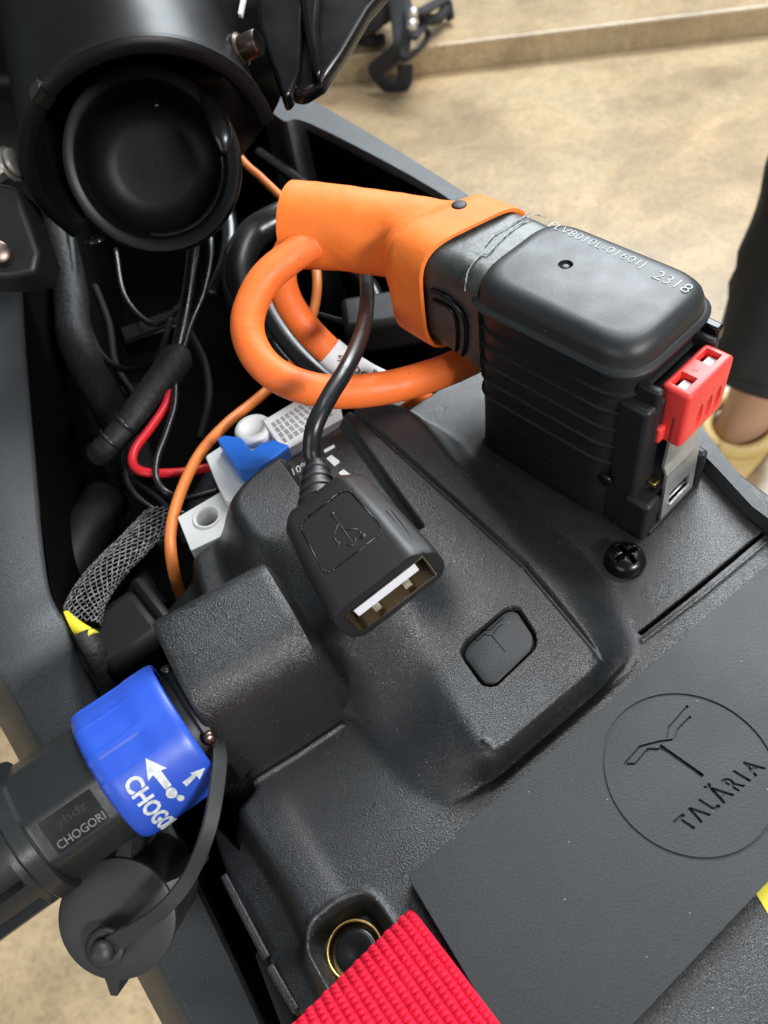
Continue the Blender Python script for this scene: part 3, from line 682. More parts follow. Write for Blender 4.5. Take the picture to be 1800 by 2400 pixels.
cable('hose', 'wide black hose curving into the shadow behind the orange cable loop', 'hose', [(660, 450, -.4), (600, 475, -.2), (545, 510, -.3), (515, 580, -.6), (530, 660, -1.2), (600, 740, -1.6)], .55, 'wire', n=24)
cable('black_lead', 'black lead running inside the orange loop beside the labelled cable', 'cable', [(560, 620, 1.2), (590, 690, .8), (640, 760, .4), (710, 825, 0), (800, 880, -.5)], .28, 'wire', n=18)
cable('black_lead', 'black braided lead on the outside of the loop, close to the labelled cable', 'cable', [(600, 640, .6), (620, 720, .2), (680, 790, -.3), (760, 850, -.9)], .16, 'tape', n=14)
g_h = 'black wires hanging down behind the cup'
cable('hanging_wire', 'thickest glossy black wire entering the taped harness end', 'wire', [(425, 440, .4), (418, 530, .2), (408, 620, 0), (395, 700, -.1), (378, 775, -.2)], .2, 'wire', n=16)
cable('hanging_wire', 'thin black wire to the right of the glossy one, joining it at the tape', 'wire', [(450, 440, .2), (455, 540, 0), (440, 630, -.1), (412, 700, -.1), (392, 765, -.2)], .1, 'wire', n=12)
cable('hanging_wire', 'short black hose behind the cup edge with a soft bluish shine', 'wire', [(485, 430, -.6), (497, 500, -.8), (490, 570, -1), (460, 640, -1.4)], .3, 'wire', n=16)
cable('hanging_wire', 'faint black cable hanging at the far left under the cup', 'wire', [(150, 500, -1), (160, 600, -1.2), (165, 690, -1.5)], .2, 'dull', n=12)
cable('black_tube', 'black tube behind the right rail below the steering bracket', 'hose', [(560, 330, -1), (620, 372, -.9), (690, 425, -.8), (760, 490, -1)], .22, 'wire', n=16)
har = thing('wire_harness', 'black cloth taped wire harness bending down to the left of the red wire', 'harness', P(320, 860, -.3))
hp = [P(*p) for p in [(392, 755, -.2), (365, 800, -.3), (325, 850, -.4), (285, 905, -.6), (235, 960, -.8), (205, 985, -1.1)]]
link_mesh('taped_bundle', *tube(spline(hp, 10), lambda t: (.50-.16*t)*min(1, .6+5*t), 20, wob=.09), 'tape', har)
for p in ((273, 915, -.55), (240, 950, -.75)):
    c = P(*p); a = nrm(P(205, 985, -1.1)-P(285, 905, -.6))
    link_mesh('cable_tie', *lathe(c, a, [(-.05, .38), (-.05, .42), (.05, .42), (.05, .38)], 24, caps=False), 'wire', har)
cable('branch_loom', 'wrinkled black taped loom running down the left wall of the bay', 'harness', [(120, 480, -1.2), (150, 620, -1.5), (160, 720, -1.6), (190, 800, -1.8), (240, 880, -2), (275, 960, -2.2), (300, 1040, -2.6)], .6, 'tape', n=20, wob=.06)
cable('red_wire', 'bright red wire bending out of the harness toward the breaker', 'wire', [(368, 845, -.5), (355, 880, -.5), (325, 925, -.5), (292, 970, -.5), (288, 1003, -.5), (315, 1020, -.5), (380, 1021, -.6), (440, 1012, -.8), (500, 1000, -1)], .125, 'redwire', n=14)
cable('thin_black_wire', 'thin black wire curving under the red wire to the breaker', 'wire', [(379, 830, -.3), (376, 880, -.3), (358, 940, -.3), (340, 990, -.3), (338, 1035, -.4), (360, 1063, -.5), (400, 1075, -.8), (470, 1060, -1)], .09, 'wire', n=12)
# braided sleeve
br = thing('braided_sleeve', 'flat black and silver braided cable sleeve at the lower left of the bay', 'cable sleeve', P(240, 1230, -1))
bp = spline([P(*p) for p in [(350, 1110, -1.6), (305, 1160, -1.1), (260, 1205, -.8), (215, 1255, -.6), (185, 1305, -.5), (172, 1352, -.5)]], 14)
link_mesh('core', *tube(bp, .47, 20, flat=.42), 'void', br)
fr2 = frames(bp); g = G()
for s_ in (1, -1):
    for k in range(18):
        path = []
        for i in np.linspace(0, len(bp)-1.001, 90):
            a = int(i); f = i-a; c = bp[a]*(1-f)+bp[a+1]*f; t, N, B = fr2[a]; ang = s_*i*.085+2*math.pi*k/18
            rr = .50+.02*math.sin(i*2.2+k*s_)
            path.append(c+N*math.cos(ang)*rr+B*math.sin(ang)*rr*.44)
        g.add(*tube(path, .022, 5))
g2 = g.out('braid_strands', mat('braid_filament', (.008, .008, .008), .3, col2=(.24, .245, .25), vscale=800), br); g2['kind'] = 'stuff'
cable('tape_wrap', 'yellow tape band where the braided sleeve ends against the left rail', 'tape', [(140, 1335, -.4), (165, 1358, -.35), (200, 1380, -.4)], .2, 'yellow', n=16)
cable('rubber_sleeve', 'dull black rubber sleeve below the yellow tape', 'sleeve', [(175, 1380, -.5), (200, 1425, -.7), (215, 1480, -1.2), (235, 1540, -2)], .42, 'tape', n=20)
cable('bay_tube', 'thick dull black tube low at the left side of the bay', 'hose', [(110, 1300, -2.4), (150, 1230, -2.4), (185, 1150, -2.6), (230, 1080, -3)], .7, 'dull', n=20)
cable('bay_tube', 'thick grey black tube crossing under the braided sleeve toward the breaker', 'hose', [(330, 1330, -2), (300, 1290, -1.8), (290, 1240, -2), (330, 1180, -2.6)], .5, 'dull', n=20)
for k, (lb, pts, rr, m_) in enumerate((
    ('thin grey black wire crossing low behind the red wire', [(230, 1010, -2.4), (300, 1050, -2.2), (360, 1100, -2.4), (400, 1180, -3)], .12, 'dullwire'),
    ('black wire arching behind the taped harness to the breaker', [(400, 700, -1.5), (440, 780, -1.6), (450, 860, -1.8), (430, 950, -2.2)], .13, 'dullwire'),
    ('twisted black wire beside the left loom', [(205, 620, -2.2), (235, 700, -2.3), (250, 790, -2.5), (300, 870, -2.6)], .14, 'dullwire'),
    ('ribbed black conduit behind the thin orange wire', [(640, 900, -2), (560, 960, -2.2), (470, 1030, -2.6), (420, 1120, -3)], .35, 'tape'),
    ('slack black wire looping under the steering cup', [(250, 540, -1.6), (270, 640, -1.8), (330, 700, -1.9), (390, 660, -1.8), (420, 580, -1.6), (410, 500, -1.2)], .10, 'wire'),
    ('black wire running from the cup to the relay block', [(470, 470, -1.8), (520, 560, -2.2), (600, 640, -2.4), (720, 690, -2.2), (820, 700, -2)], .12, 'wire'),
    ('black wire sagging between the two taped looms', [(170, 640, -2.0), (215, 760, -1.9), (280, 800, -1.8), (340, 770, -1.6), (370, 690, -1.5)], .11, 'dullwire'),
    ('thin black wire behind the red wire loop', [(300, 880, -1.6), (270, 950, -1.6), (275, 1040, -1.7), (330, 1100, -2), (400, 1110, -2.4)], .10, 'wire'),
    ('black wire beside the white cable label', [(560, 700, -1.4), (620, 780, -1.4), (700, 840, -1.6), (800, 890, -2)], .13, 'wire'),
    ('short black hose stub at the right end of the bay', [(740, 560, -2.4), (800, 620, -2.2), (830, 700, -2.4)], .3, 'wire'))):
    cable('bay_wire', lb, 'wire', pts, rr, m_, n=14)
# lump of black connectors inside the bay
def lump(name, label, c, h, rot, m='gloss', cat='connector'):
    a = np.array([math.cos(rot), math.sin(rot), 0]); b = np.array([-math.sin(rot), math.cos(rot), 0])
    t = thing(name, label, cat, c)
    link_mesh('shell', *obox(c, a, b, ez, *h), m, t, bevel=min(h)*.35, smooth=True, auto=50)
    link_mesh('collar', *obox(np.array(c)+a*h[0]*1.05, a, b, ez, h[0]*.2, h[1]*1.08, h[2]*1.08), m, t, bevel=min(h)*.2, smooth=True, auto=50)
lump('wiring_connector', 'black wiring connector in the shadow left of the hanging wires', P(330, 720, -3), (1.1, .5, .4), 0.4)
lump('wiring_connector', 'small black wiring connector low in the bay near the left loom', P(285, 855, -3.5), (.6, .35, .3), 0.2)
lump('relay_block', 'glossy black relay block behind the orange loop', P(850, 690, -1.6), (1.6, .8, .6), 0.1, 'dull', 'relay')
lump('bay_bracket', 'dark bracket between the tubes and the charge port housing', P(290, 1400, -1.6), (.9, .9, 1.), 0.7, 'dull', 'bracket')

# ------------------------------------------------------------------ circuit breaker
brk = thing('circuit_breaker', 'pale grey circuit breaker with blue lever half under the battery hump', 'breaker', P(540, 1000, -2))
zt = .35
def bpart(name, px, zt, zb, m, r=.05, bev=.03, parent=brk): return link_mesh(name, *pprism(px, zt, zb, r), m, parent, bevel=bev, smooth=True, auto=50)
tabp = bpart('mounting_tab', [(383, 1117), (480, 1060), (560, 1010), (600, 1100), (412, 1190)], .0, -.9, 'greyp')
cuth = P(447, 1118, 0)
g = G(); g.add(*lathe(cuth+np.array([0, 0, -.5]), ez, [(0, .27), (1, .27)], 28)); boolean(tabp, g)
link_mesh('hole_rim', *lathe(cuth, ez, [(-.1, .27), (.04, .29), (.05, .34), (0, .36)], 32, caps=False), 'greyp', brk)
link_mesh('screw', *lathe(cuth+np.array([0, 0, -.55]), ez, [(0, .25), (.1, .22), (.15, .1)], 20), 'dsteel', brk)
bpart('body', [(443, 985), (520, 935), (700, 860), (760, 940), (560, 1080), (488, 1085), (470, 1050)], .25, -2, 'greyp', .08)
lb = bpart('label_block', [(568, 908), (668, 848), (735, 875), (740, 905), (612, 975)], .55, -1, 'label', .03, .02)
hub = link_mesh('hub', *lathe(P(552, 938, .2), ez, [(-.6, .50), (.20, .50), (.28, .45), (.30, .3), (.24, .28), (.24, .001)], 36), 'greyp', brk)
bpart('lever', [(468, 948), (484, 940), (520, 945), (545, 975), (562, 958), (590, 950), (625, 962), (560, 1010), (515, 1015)], .72, .1, 'bluelever', .06, .06)
# print lines on the label
for r_ in range(4):
    for c_ in range(9):
        a = (.06+c_*.1); ln = random.uniform(.03, .05)
        for q in range(5):
            u = a+random.uniform(-.005, .005); v = .12+r_*.2+q*.034
            p0 = np.array([575, 912])*(1-v)+np.array([612, 968])*v; p1 = np.array([668, 852])*(1-v)+np.array([738, 895])*v
            A_ = p0*(1-u)+p1*u; B_ = p0*(1-u-ln-.025)+p1*(u+ln+.025)
            if 'gp' not in globals(): gp = G()
            n0 = np.array([.0, 1.5]); pts = [P(*A_, .553), P(*B_, .553), P(*(B_+n0), .553), P(*(A_+n0), .553)]
            gp.add(pts, [(3, 2, 1, 0)])
o = gp.out('label_print', 'ink', lb, smooth=False); o['kind'] = 'stuff'

# ------------------------------------------------------------------ usb extension lead
usb = thing('usb_extension_lead', 'black usb socket lead with embossed symbol resting on the battery hump', 'usb cable', P(850, 1290, 1.5))
aw = nrm(cv(.79, .61, .0)); aa = nrm(cv(.47, -.61, .64)); aa = nrm(aa-aw*(aa@aw)); an = np.cross(aa, aw); 
Mo = K(845, 1283, 14.0)
def US(x, y, n_): return Mo+aa*x+aw*y+an*n_
def usec(x, hw, hh, pw=.35, r=None, cx=0, cn=0):
    return [US(x, p[0]+cx, p[1]+cn) for p in rpoly([(-hw, -hh), (hw, -hh), (hw, hh), (-hw, hh)], r or hh*.6, 6)]
def usecA(x, hw, hh, ch):  # flat top, chamfered sides like the moulding in the photo
    pts = [(-hw+ch*.5, hh), (hw-ch, hh), (hw, hh-ch*1.0), (hw, -hh+ch*.6), (hw-ch*.5, -hh), (-hw+ch*.6, -hh), (-hw, -hh+ch*.6), (-hw, hh-ch*.4)]
    return [US(x, p[0], p[1]) for p in rpoly(pts, .12, 4)]
secs = [usecA(-2.72, .62, .30, .25), usecA(-2.62, .80, .42, .3), usecA(-2.35, .93, .50, .34), usecA(-1.2, 1.02, .55, .36), usecA(-.35, 1.07, .57, .38), usecA(-.08, 1.08, .57, .38), usecA(0, 1.05, .54, .36), usecA(.0, .86, .37, .12)]
bd = link_mesh('moulding', *loft(secs, True, False), 'side', usb, auto=50)
# socket interior
def ring_shell(name, hw, hh, th_, x0, x1, m, r=.05, cn=0, par=usb):
    o_ = [rpoly([(-hw, -hh), (hw, -hh), (hw, hh), (-hw, hh)], r, 4), rpoly([(-hw+th_, -hh+th_), (hw-th_, -hh+th_), (hw-th_, hh-th_), (-hw+th_, hh-th_)], r*.6, 4)]
    secs = [[US(x0, p[0], p[1]+cn) for p in o_[0]], [US(x1, p[0], p[1]+cn) for p in o_[0]], [US(x1, p[0], p[1]+cn) for p in o_[1]], [US(x0, p[0], p[1]+cn) for p in o_[1]]]
    return link_mesh(name, *loft(secs, True, False), m, par, smooth=True, auto=40)
ring_shell('recess_lip', .90, .42, .07, -1.2, -.005, 'dull', .12)
sh = ring_shell('metal_shell', .84, .35, .022, -1.15, .03, 'chrome', .05)
link_mesh('shell_back', *obox(US(-1.15, 0, 0), aa, aw, an, .02, .79, .31), 'dull', usb, smooth=False)
link_mesh('contact_tongue', *obox(US(-.53, -.02, .13), aa, aw, an, .50, .66, .13), 'tongue', usb, bevel=.02, smooth=False)
for y in (-.34, .32):
    link_mesh('contact_spring', *loft([[US(x, y+dy, z) for dy in (-.07, .07)]+[US(x, y+dy, z-.03) for dy in (.07, -.07)] for x, z in ((-.9, -.30), (-.30, -.13), (-.12, -.09), (-.03, -.20))]), 'chrome', sh, smooth=False)
# embossed panel and symbol on the top face
tn = .565
pan = [(-1.95, -.72), (-1.75, .55), (-.65, .60), (-.5, -.80)]
def frame_line(pts, wd, z0, name, par, m='side', closed=True):
    g = G(); q = pts+[pts[0]] if closed else pts
    for a, b in zip(q, q[1:]):
        pa, pb = US(a[0], a[1], z0(a[0])), US(b[0], b[1], z0(b[0])); g.add(*tube([pa, (pa+pb)/2, pb], wd, 6))
    return g.out(name, m, par)
zt_ = lambda x: .51+(x+2.35)/2.0*.06+.0 if x < -.35 else .565
frame_line([tuple(p) for p in rpoly([(-2.15, -.62), (-2.15, .50), (-.75, .58), (-.75, -.72)], .2, 4)], .014, zt_, 'panel_edge', usb, 'gloss')
cs = .0
sy = [((-1.95+.15, 0), (-.95, 0)), ((-1.35, 0), (-1.15, .22)), ((-1.15, .22), (-.98, .22)), ((-1.55, 0), (-1.38, -.22)), ((-1.38, -.22), (-1.2, -.22)), ((-1.02, .10), (-.9, 0)), ((-1.02, -.10), (-.9, 0))]
g = G()
for a, b in sy:
    pa, pb = US(a[0], a[1], zt_(a[0])), US(b[0], b[1], zt_(b[0])); g.add(*tube([pa, (pa+pb)/2, pb], .016, 6))
g.add(*sphere(US(-1.83, 0, zt_(-1.83)), .05, (aa, aw, an), 12, (1, 1, .4)))
g.add(*obox(US(-.95, .22, zt_(-.95)), aa, aw, an, .05, .05, .015)); g.add(*sphere(US(-1.17, -.22, zt_(-1.2)), .05, (aa, aw, an), 12, (1, 1, .4)))
g.out('usb_symbol', 'flap', usb)
# strain relief rings and cord
rb = US(-2.6, -.18, -.02); rt = P(682, 1005, 2.9)
da = nrm(rt-rb); Lr = np.linalg.norm(rt-rb)
prf = [(0, .42), (.05, .42)]
for i in range(4):
    h0_ = .1+i*Lr/4.2; rr = .40-.05*i; prf += [(h0_, rr), (h0_+.02, rr+.03), (h0_+.10, rr+.025), (h0_+.13, rr-.04), (h0_+.17, rr-.05)]
prf += [(Lr, .22)]
link_mesh('strain_relief', *lathe(rb, da, prf, 28), 'side', usb, auto=40)
cp = [tuple(rb+da*Lr*.5), tuple(rt), tuple(P(673, 975, 3.1)), tuple(P(680, 920, 3.5)), tuple(P(712, 855, 3.7)), tuple(P(752, 790, 3.7)), tuple(P(783, 715, 3.3)), tuple(P(793, 640, 2.6)), tuple(P(785, 570, 1.6)), tuple(P(760, 500, .4))]
link_mesh('cord', *tube(spline(cp, 12), .185, 20), 'wire', usb)

# ------------------------------------------------------------------ charge plug (blue ring)
cplug = thing('charge_plug', 'black charging plug with blue locking ring fitted into the side of the battery', 'charging plug', P(300, 1650, 1))
Oc = P(404, 1562, 1.15); Oe = P(232, 1680, 1.15); ac = nrm(Oe-Oc); Lc = np.linalg.norm(Oe-Oc)
rc = 1.31
uc = nrm(np.cross(ac, ez)); uc = uc if (uc@cv(0, 0, 1)) > 0 else -uc    # sideways, toward the viewer side
def CY(h, ang, r):  # ang = 0 on top, growing toward the viewer
    return Oc+ac*h+(ez*math.cos(ang)+uc*math.sin(ang))*r
def clathe(prof, n=96, rib=None):
    secs = []
    for h, r in prof:
        secs.append([CY(h, 2*math.pi*k/n, r+(rib(2*math.pi*k/n, h) if rib else 0)) for k in range(n)])
    return secs
def grip(a, h):   # raised lands with flat grooves at the top of the ring
    t = max(0, min(1, (h-.45)/.35))
    d = 0
    for c, wd in ((-.05, .20), (.42, .13), (-.5, .2), (-.95, .15), (2.2, .2), (2.8, .2), (3.4, .2), (4.2, .2)):
        x = abs(((a-c+math.pi) % (2*math.pi))-math.pi)
        d += -.035*(1 if x < wd else max(0, 1-(x-wd)/.03))
    return d*t*t*(3-2*t)
pf = [(-.02, rc-.12), (-.02, rc-.03), (.02, rc), (.12, rc+.01)]+[(h, rc+.01) for h in np.linspace(.2, Lc-.2, 22)]+[(Lc-.08, rc-.02), (Lc-.02, rc-.07), (Lc, rc-.16), (Lc-.1, rc-.25)]
link_mesh('locking_ring', *loft(clathe(pf, 320, grip), True, False), 'blue', cplug, auto=60)
ringo = [o for o in cplug.children if o.name.startswith('locking_ring')][0]
def ctext(s, h0, a0, dh, da_, r, name, m='white', par=None, bold=.01):
    # baseline runs round the ring (angle), letter tops toward the battery (smaller h)
    V, Fc = text2d(s, bold=bold); return link_mesh(name, [CY(h0-dh*v[1], a0+da_*v[0], r+.004+.012*v[2]) for v in V], Fc, m, par or ringo, smooth=False)
def ang_of(px):  # find cylinder coordinates of a picture point
    best = None
    for h in np.linspace(0, Lc, 140):
        for a in np.linspace(-.8, 1.9, 260):
            p = R.T@(CY(h, a, rc)-np.array([0, 0, H])); q = ((p[0]/-p[2]*F+900)/1.085, (-p[1]/-p[2]*F+1200)/1.085)
            n_ = (ez*math.cos(a)+uc*math.sin(a)); 
            if n_@(np.array([0, 0, H])-CY(h, a, rc)) < 0: continue
            d = (q[0]-px[0])**2+(q[1]-px[1])**2
            if best is None or d < best[0]: best = (d, h, a)
    return best
b0 = ang_of(z6(670, 790)); b1 = ang_of(z6(845, 985)); b2 = ang_of(z6(725, 765))
print('ring text', b0, b1, b2)
ctext('CHOGORI', b0[1], b0[2]+.02, .31, 1.85*max(.5, (b1[2]-b0[2])), rc+.01, 'ring_lettering', bold=.03)
def cpoly(pts, name):
    q = [ang_of(z6(*p)) for p in pts]; g = G(); n = len(q)
    # subdivide along edges so it follows the curve
    V = [CY(h, a, rc+.012) for _, h, a in q]+[CY(h, a, rc+.026) for _, h, a in q]
    Fc = [tuple(range(n, 2*n))]+[(i, (i+1) % n, n+(i+1) % n, n+i) for i in range(n)]
    link_mesh(name, V, Fc, 'white', ringo, smooth=False)
cpoly([(808, 655), (925, 708), (893, 722), (950, 800), (918, 826), (850, 748), (820, 782)], 'printed_arrow')
cpoly([(1137, 708), (1105, 770), (1090, 750), (1035, 808), (1012, 790), (1065, 745), (1055, 735)], 'printed_arrow')
cpoly([(950+32*math.cos(t), 845+30*math.sin(t)) for t in np.linspace(0, 2*math.pi, 15)[:-1]], 'printed_dot')
cpoly([(1000+22*math.cos(t), 873+16*math.sin(t)) for t in np.linspace(0, 2*math.pi, 11)[:-1]], 'printed_dot')
# body behind the ring: octagonal grip then wider nut
def octo(h, r, k=8, rnd=.15): return [Oc+ac*h+ez*p[0]+uc*p[1] for p in rpoly([(r*math.cos(2*math.pi*(i+.5)/k), r*math.sin(2*math.pi*(i+.5)/k)) for i in range(k)], rnd, 4)]
r0 = 1.18
link_mesh('grip_body', *loft([octo(Lc-.3, r0), octo(Lc+1.35, r0)]), 'conn', cplug, auto=30)
link_mesh('grip_flange', *loft([octo(Lc+1.28, 1.2, 12, .2), octo(Lc+1.3, 1.32, 12, .2), octo(Lc+1.55, 1.34, 12, .2), octo(Lc+1.62, 1.26, 12, .2)]), 'conn', cplug, auto=40)
def nutrib(a, h):
    x = (a/(2*math.pi)*9+.15) % 1; return (-.18 if .26 < x < .74 else 0)*(1 if Lc+1.75 < h < Lc+3.6 else 0)
link_mesh('gland_nut', *loft(clathe([(Lc+1.55, 1.2), (Lc+1.6, 1.25), (Lc+1.72, 1.26), (Lc+1.78, 1.26), (Lc+2.5, 1.26), (Lc+3.5, 1.26), (Lc+4.6, 1.26), (Lc+6, 1.2)], 200, nutrib)), 'conn', cplug, auto=30)
link_mesh('barrel', *loft(clathe([(-.33, .98), (.3, .98)], 48)), 'side', cplug, auto=40)
# moulded name plate on the grip
fa = math.pi/4*1
hx0, hx1 = Lc+.15, Lc+1.1
def GP(h, s_, off): # on the facet that faces up toward the viewer
    n_ = ez*math.cos(fa)+uc*math.sin(fa); t_ = -ez*math.sin(fa)+uc*math.cos(fa); return Oc+ac*h+n_*(r0*math.cos(math.pi/8)+off)+t_*s_
g = G(); g.add([GP(h, s_, o_) for o_ in (-.05, .012) for h, s_ in ((hx0, -.3), (hx1, -.3), (hx1, .34), (hx0, .34))], [(0, 1, 2, 3), (7, 6, 5, 4), (0, 4, 5, 1), (1, 5, 6, 2), (2, 6, 7, 3), (3, 7, 4, 0)])
np_ = g.out('name_plate', 'gloss', cplug, smooth=False)
link_mesh('plate_lettering', *text_on('CHOGORI', lambda u, v, w_: GP(hx1-.06-(hx1-hx0-.1)*u, .28-.15*v, .012+.012*w_)), 'plateprint', np_, smooth=False)
link_mesh('plate_lettering', *text_on('yhdz', lambda u, v, w_: GP(hx1-.22-(hx1-hx0-.4)*u, .0-.2*v, .012+.008*w_)), 'dull', np_, smooth=False)
# socket flange between ring and housing
link_mesh('socket_collar', *loft(clathe([(-.34, 1.0), (-.32, 1.06), (-.2, 1.08), (-.15, 1.05)], 64)), 'side', battery, auto=40)
for a_ in (.95, -.7): link_mesh('flange_screw', *lathe(CY(-.22, a_, 1.04), ez*math.cos(a_)+uc*math.sin(a_), [(0, .14), (.08, .13), (.12, .06)], 14), 'darkmetal', battery)

# ------------------------------------------------------------------ dust cap hanging below
dcap = thing('dust_cap', 'round black rubber dust cap hanging on a strap below the blue ring', 'cap', P(250, 1990, -.8))
dn = nrm(cv(-.06, .04, .99)); Dc = K(252, 1985, 14.49)
rd = 1.07
_, du, dv_ = basis(dn)
link_mesh('disc', *lathe(Dc, dn, [(-1.7, rd*.92), (-.15, rd*.97), (-.06, rd*1.01), (0, rd), (.03, rd*.96), (.04, rd*.6), (.04, .05)], 64), 'cap', dcap, auto=40)
for ang_px in ((262, 1845), (238, 2150), (430, 1890)):
    q = K(*ang_px, 14.49)-Dc; q = nrm(q-dn*(q@dn)); side = np.cross(dn, q)
    lobe = [Dc+q*(rd*.93)+side*s1*.16+dn*h for s1, h in ((-1, -.02), (1, -.02), (1, -1.4), (-1, -1.4))]; tip = [Dc+q*(rd+.42)+side*s1*.06+dn*h for s1, h in ((-1, -.25), (1, -.25), (1, -1.2), (-1, -1.2))]
    link_mesh('grip_fin', *loft([lobe, tip]), 'cap', dcap, smooth=False)
kc = K(228, 2046, 14.23)
link_mesh('knob', *lathe(kc, dn, [(-.25, .14), (.1, .14), (.12, .19), (.2, .215), (.29, .17), (.33, .07)], 28), 'cap', dcap)
link_mesh('strap_eye', *lathe(kc, dn, [(-.02, .16), (.08, .16), (.08, .34), (-.02, .36), (-.02, .16)], 28, caps=False), 'cap', dcap)
sp = spline([K(240, 2040, 14.14), K(290, 2008, 14.0), K(352, 1965, 13.8), K(408, 1895, 13.8), K(448, 1800, 13.7), K(467, 1710, 13.9), K(474, 1630, 14.3), K(462, 1560, 15.0)], 12)
secs = []
for i, p in enumerate(sp):
    t = nrm(sp[min(i+1, len(sp)-1)]-sp[max(i-1, 0)]); vw = nrm(np.array([0, 0, H])-p); s1 = nrm(np.cross(t, vw+cv(.5, 0, 0))); n1 = np.cross(s1, t); wd = .135+.03*(i < 10)
    secs.append([p+s1*a*wd+n1*b*.045 for a, b in ((-1, -1), (1, -1), (1, 1), (-1, 1))])
link_mesh('tether_strap', *loft(secs), 'cap', dcap, bevel=.02, auto=50)

# ------------------------------------------------------------------ bike frame rails round the bay
frame = thing('motorcycle_frame', 'dark powder coated motorcycle frame with two rails around the battery bay', 'frame', P(300, 1700, -8))
inner = [(37, 560), (46, 700), (54, 803), (69, 970), (83, 1137), (100, 1262), (133, 1337), (192, 1462), (290, 1620), (400, 1850), (500, 2060), (570, 2212), (660, 2400)]
crease = [(-200, 640), (-190, 740), (-180, 830), (-150, 1010), (-115, 1180), (-70, 1330), (-20, 1420), (43, 1526), (130, 1690), (230, 1880), (330, 2060), (400, 2190), (500, 2380)]
outer = [(-300, 640), (-290, 760), (-270, 900), (-240, 1080), (-190, 1250), (-130, 1380), (-75, 1470), (-5, 1560), (85, 1725), (190, 1910), (280, 2080), (350, 2212), (450, 2400)]
secs = []
for i, (a, b, c) in enumerate(zip(inner, crease, outer)):
    zt2 = .3 if i < 7 else max(.3-(i-6)*.8, -3.0)
    A1 = P(*a, zt2); B1 = P(*b, zt2+.0); C1 = P(*c, zt2-1.6); A0 = A1.copy(); 
    outw = nrm(A1-B1)
    secs.append([A1+np.array([0, 0, -9])-outw*.5, A1-outw*.06+np.array([0, 0, -.35]), A1+np.array([0, 0, -.12]), A1-outw*.1, B1+outw*.12, B1-outw*.06+np.array([0, 0, -.1]), C1, C1+np.array([0, 0, -9])])
secs = [list(s_) for s_ in zip(*[spline([sec[j] for sec in secs], 5) for j in range(8)])]
link_mesh('rail', *loft(secs), 'rail', frame, auto=55)
ri = [(560, 215), (612, 262), (668, 268), (940, 412), (1090, 540), (1240, 720), (1380, 880), (1500, 966), (1620, 1090)]
ro = [(560, 150), (610, 190), (700, 228), (1005, 414), (1180, 545), (1380, 740), (1532, 938), (1590, 1012), (1700, 1150)]
secs = []
for a, b in zip(ri, ro):
    zz = .4; A1 = P(*a, zz); B1 = P(*b, zz); d = nrm(B1-A1)
    secs.append([A1-d*.1+np.array([0, 0, -9]), A1-d*.02+np.array([0, 0, -.25]), A1+d*.06, B1-d*.06, B1+np.array([0, 0, -.2]), B1+np.array([0, 0, -2.2])-d*.2, B1-d*1.2+np.array([0, 0, -9])])
secs = [list(s_) for s_ in zip(*[spline([sec[j] for sec in secs], 5) for j in range(7)])]
link_mesh('rail', *loft(secs), 'rail', frame, auto=55)
# near-black walls and bottom lining the bay, put in as its shade
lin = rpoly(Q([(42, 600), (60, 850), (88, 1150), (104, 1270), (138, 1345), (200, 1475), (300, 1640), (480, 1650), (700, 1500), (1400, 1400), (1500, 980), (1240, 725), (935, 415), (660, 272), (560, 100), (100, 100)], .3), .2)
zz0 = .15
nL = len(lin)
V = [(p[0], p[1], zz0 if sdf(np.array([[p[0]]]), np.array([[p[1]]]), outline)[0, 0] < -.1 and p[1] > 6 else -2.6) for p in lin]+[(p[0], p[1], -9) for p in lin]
link_mesh('bay_shade_liner', V, [(i, (i+1) % nL, nL+(i+1) % nL, nL+i) for i in range(nL)]+[tuple(range(nL, 2*nL))], 'void', frame, smooth=True, auto=40)
link_mesh('shade_tray', *pprism([(300, 1700), (500, 1600), (900, 2500), (600, 2500), (440, 2200), (360, 1960)], -5.5, -6.5), 'void', frame)  # added near-black sheet standing in for deep shade between rail and battery
# lower side frame seen at the bottom left
link_mesh('side_rib', *ptube([(572, 2050, -2), (590, 2100, -2), (640, 2230, -2)], .2, flat=.6), 'side', frame)

# ------------------------------------------------------------------ steering head over the bay
head = thing('steering_head', 'large glossy black steering head with open cup and clamp ring at the upper left', 'steering head', K(300, 300, 24))
cn_ = nrm(cv(.20, -.35, .92)); Cc = K(330, 350, 21.8); rh = 2.36
_, hu, hv = basis(cn_)
# cup (ring + recessed dish)
link_mesh('cup', *lathe(Cc, cn_, [(-2.5, rh*1.0), (-.8, rh*1.02), (-.1, rh*.99), (.0, rh*.97), (0, rh*.86), (-.06, rh*.83), (-.5, rh*.80), (-1.3, rh*.78), (-1.7, rh*.70), (-1.85, rh*.5), (-1.87, rh*.45), (-1.87, rh*.2), (-1.87, .02)], 90, caps=False), 'shade', head, auto=60)
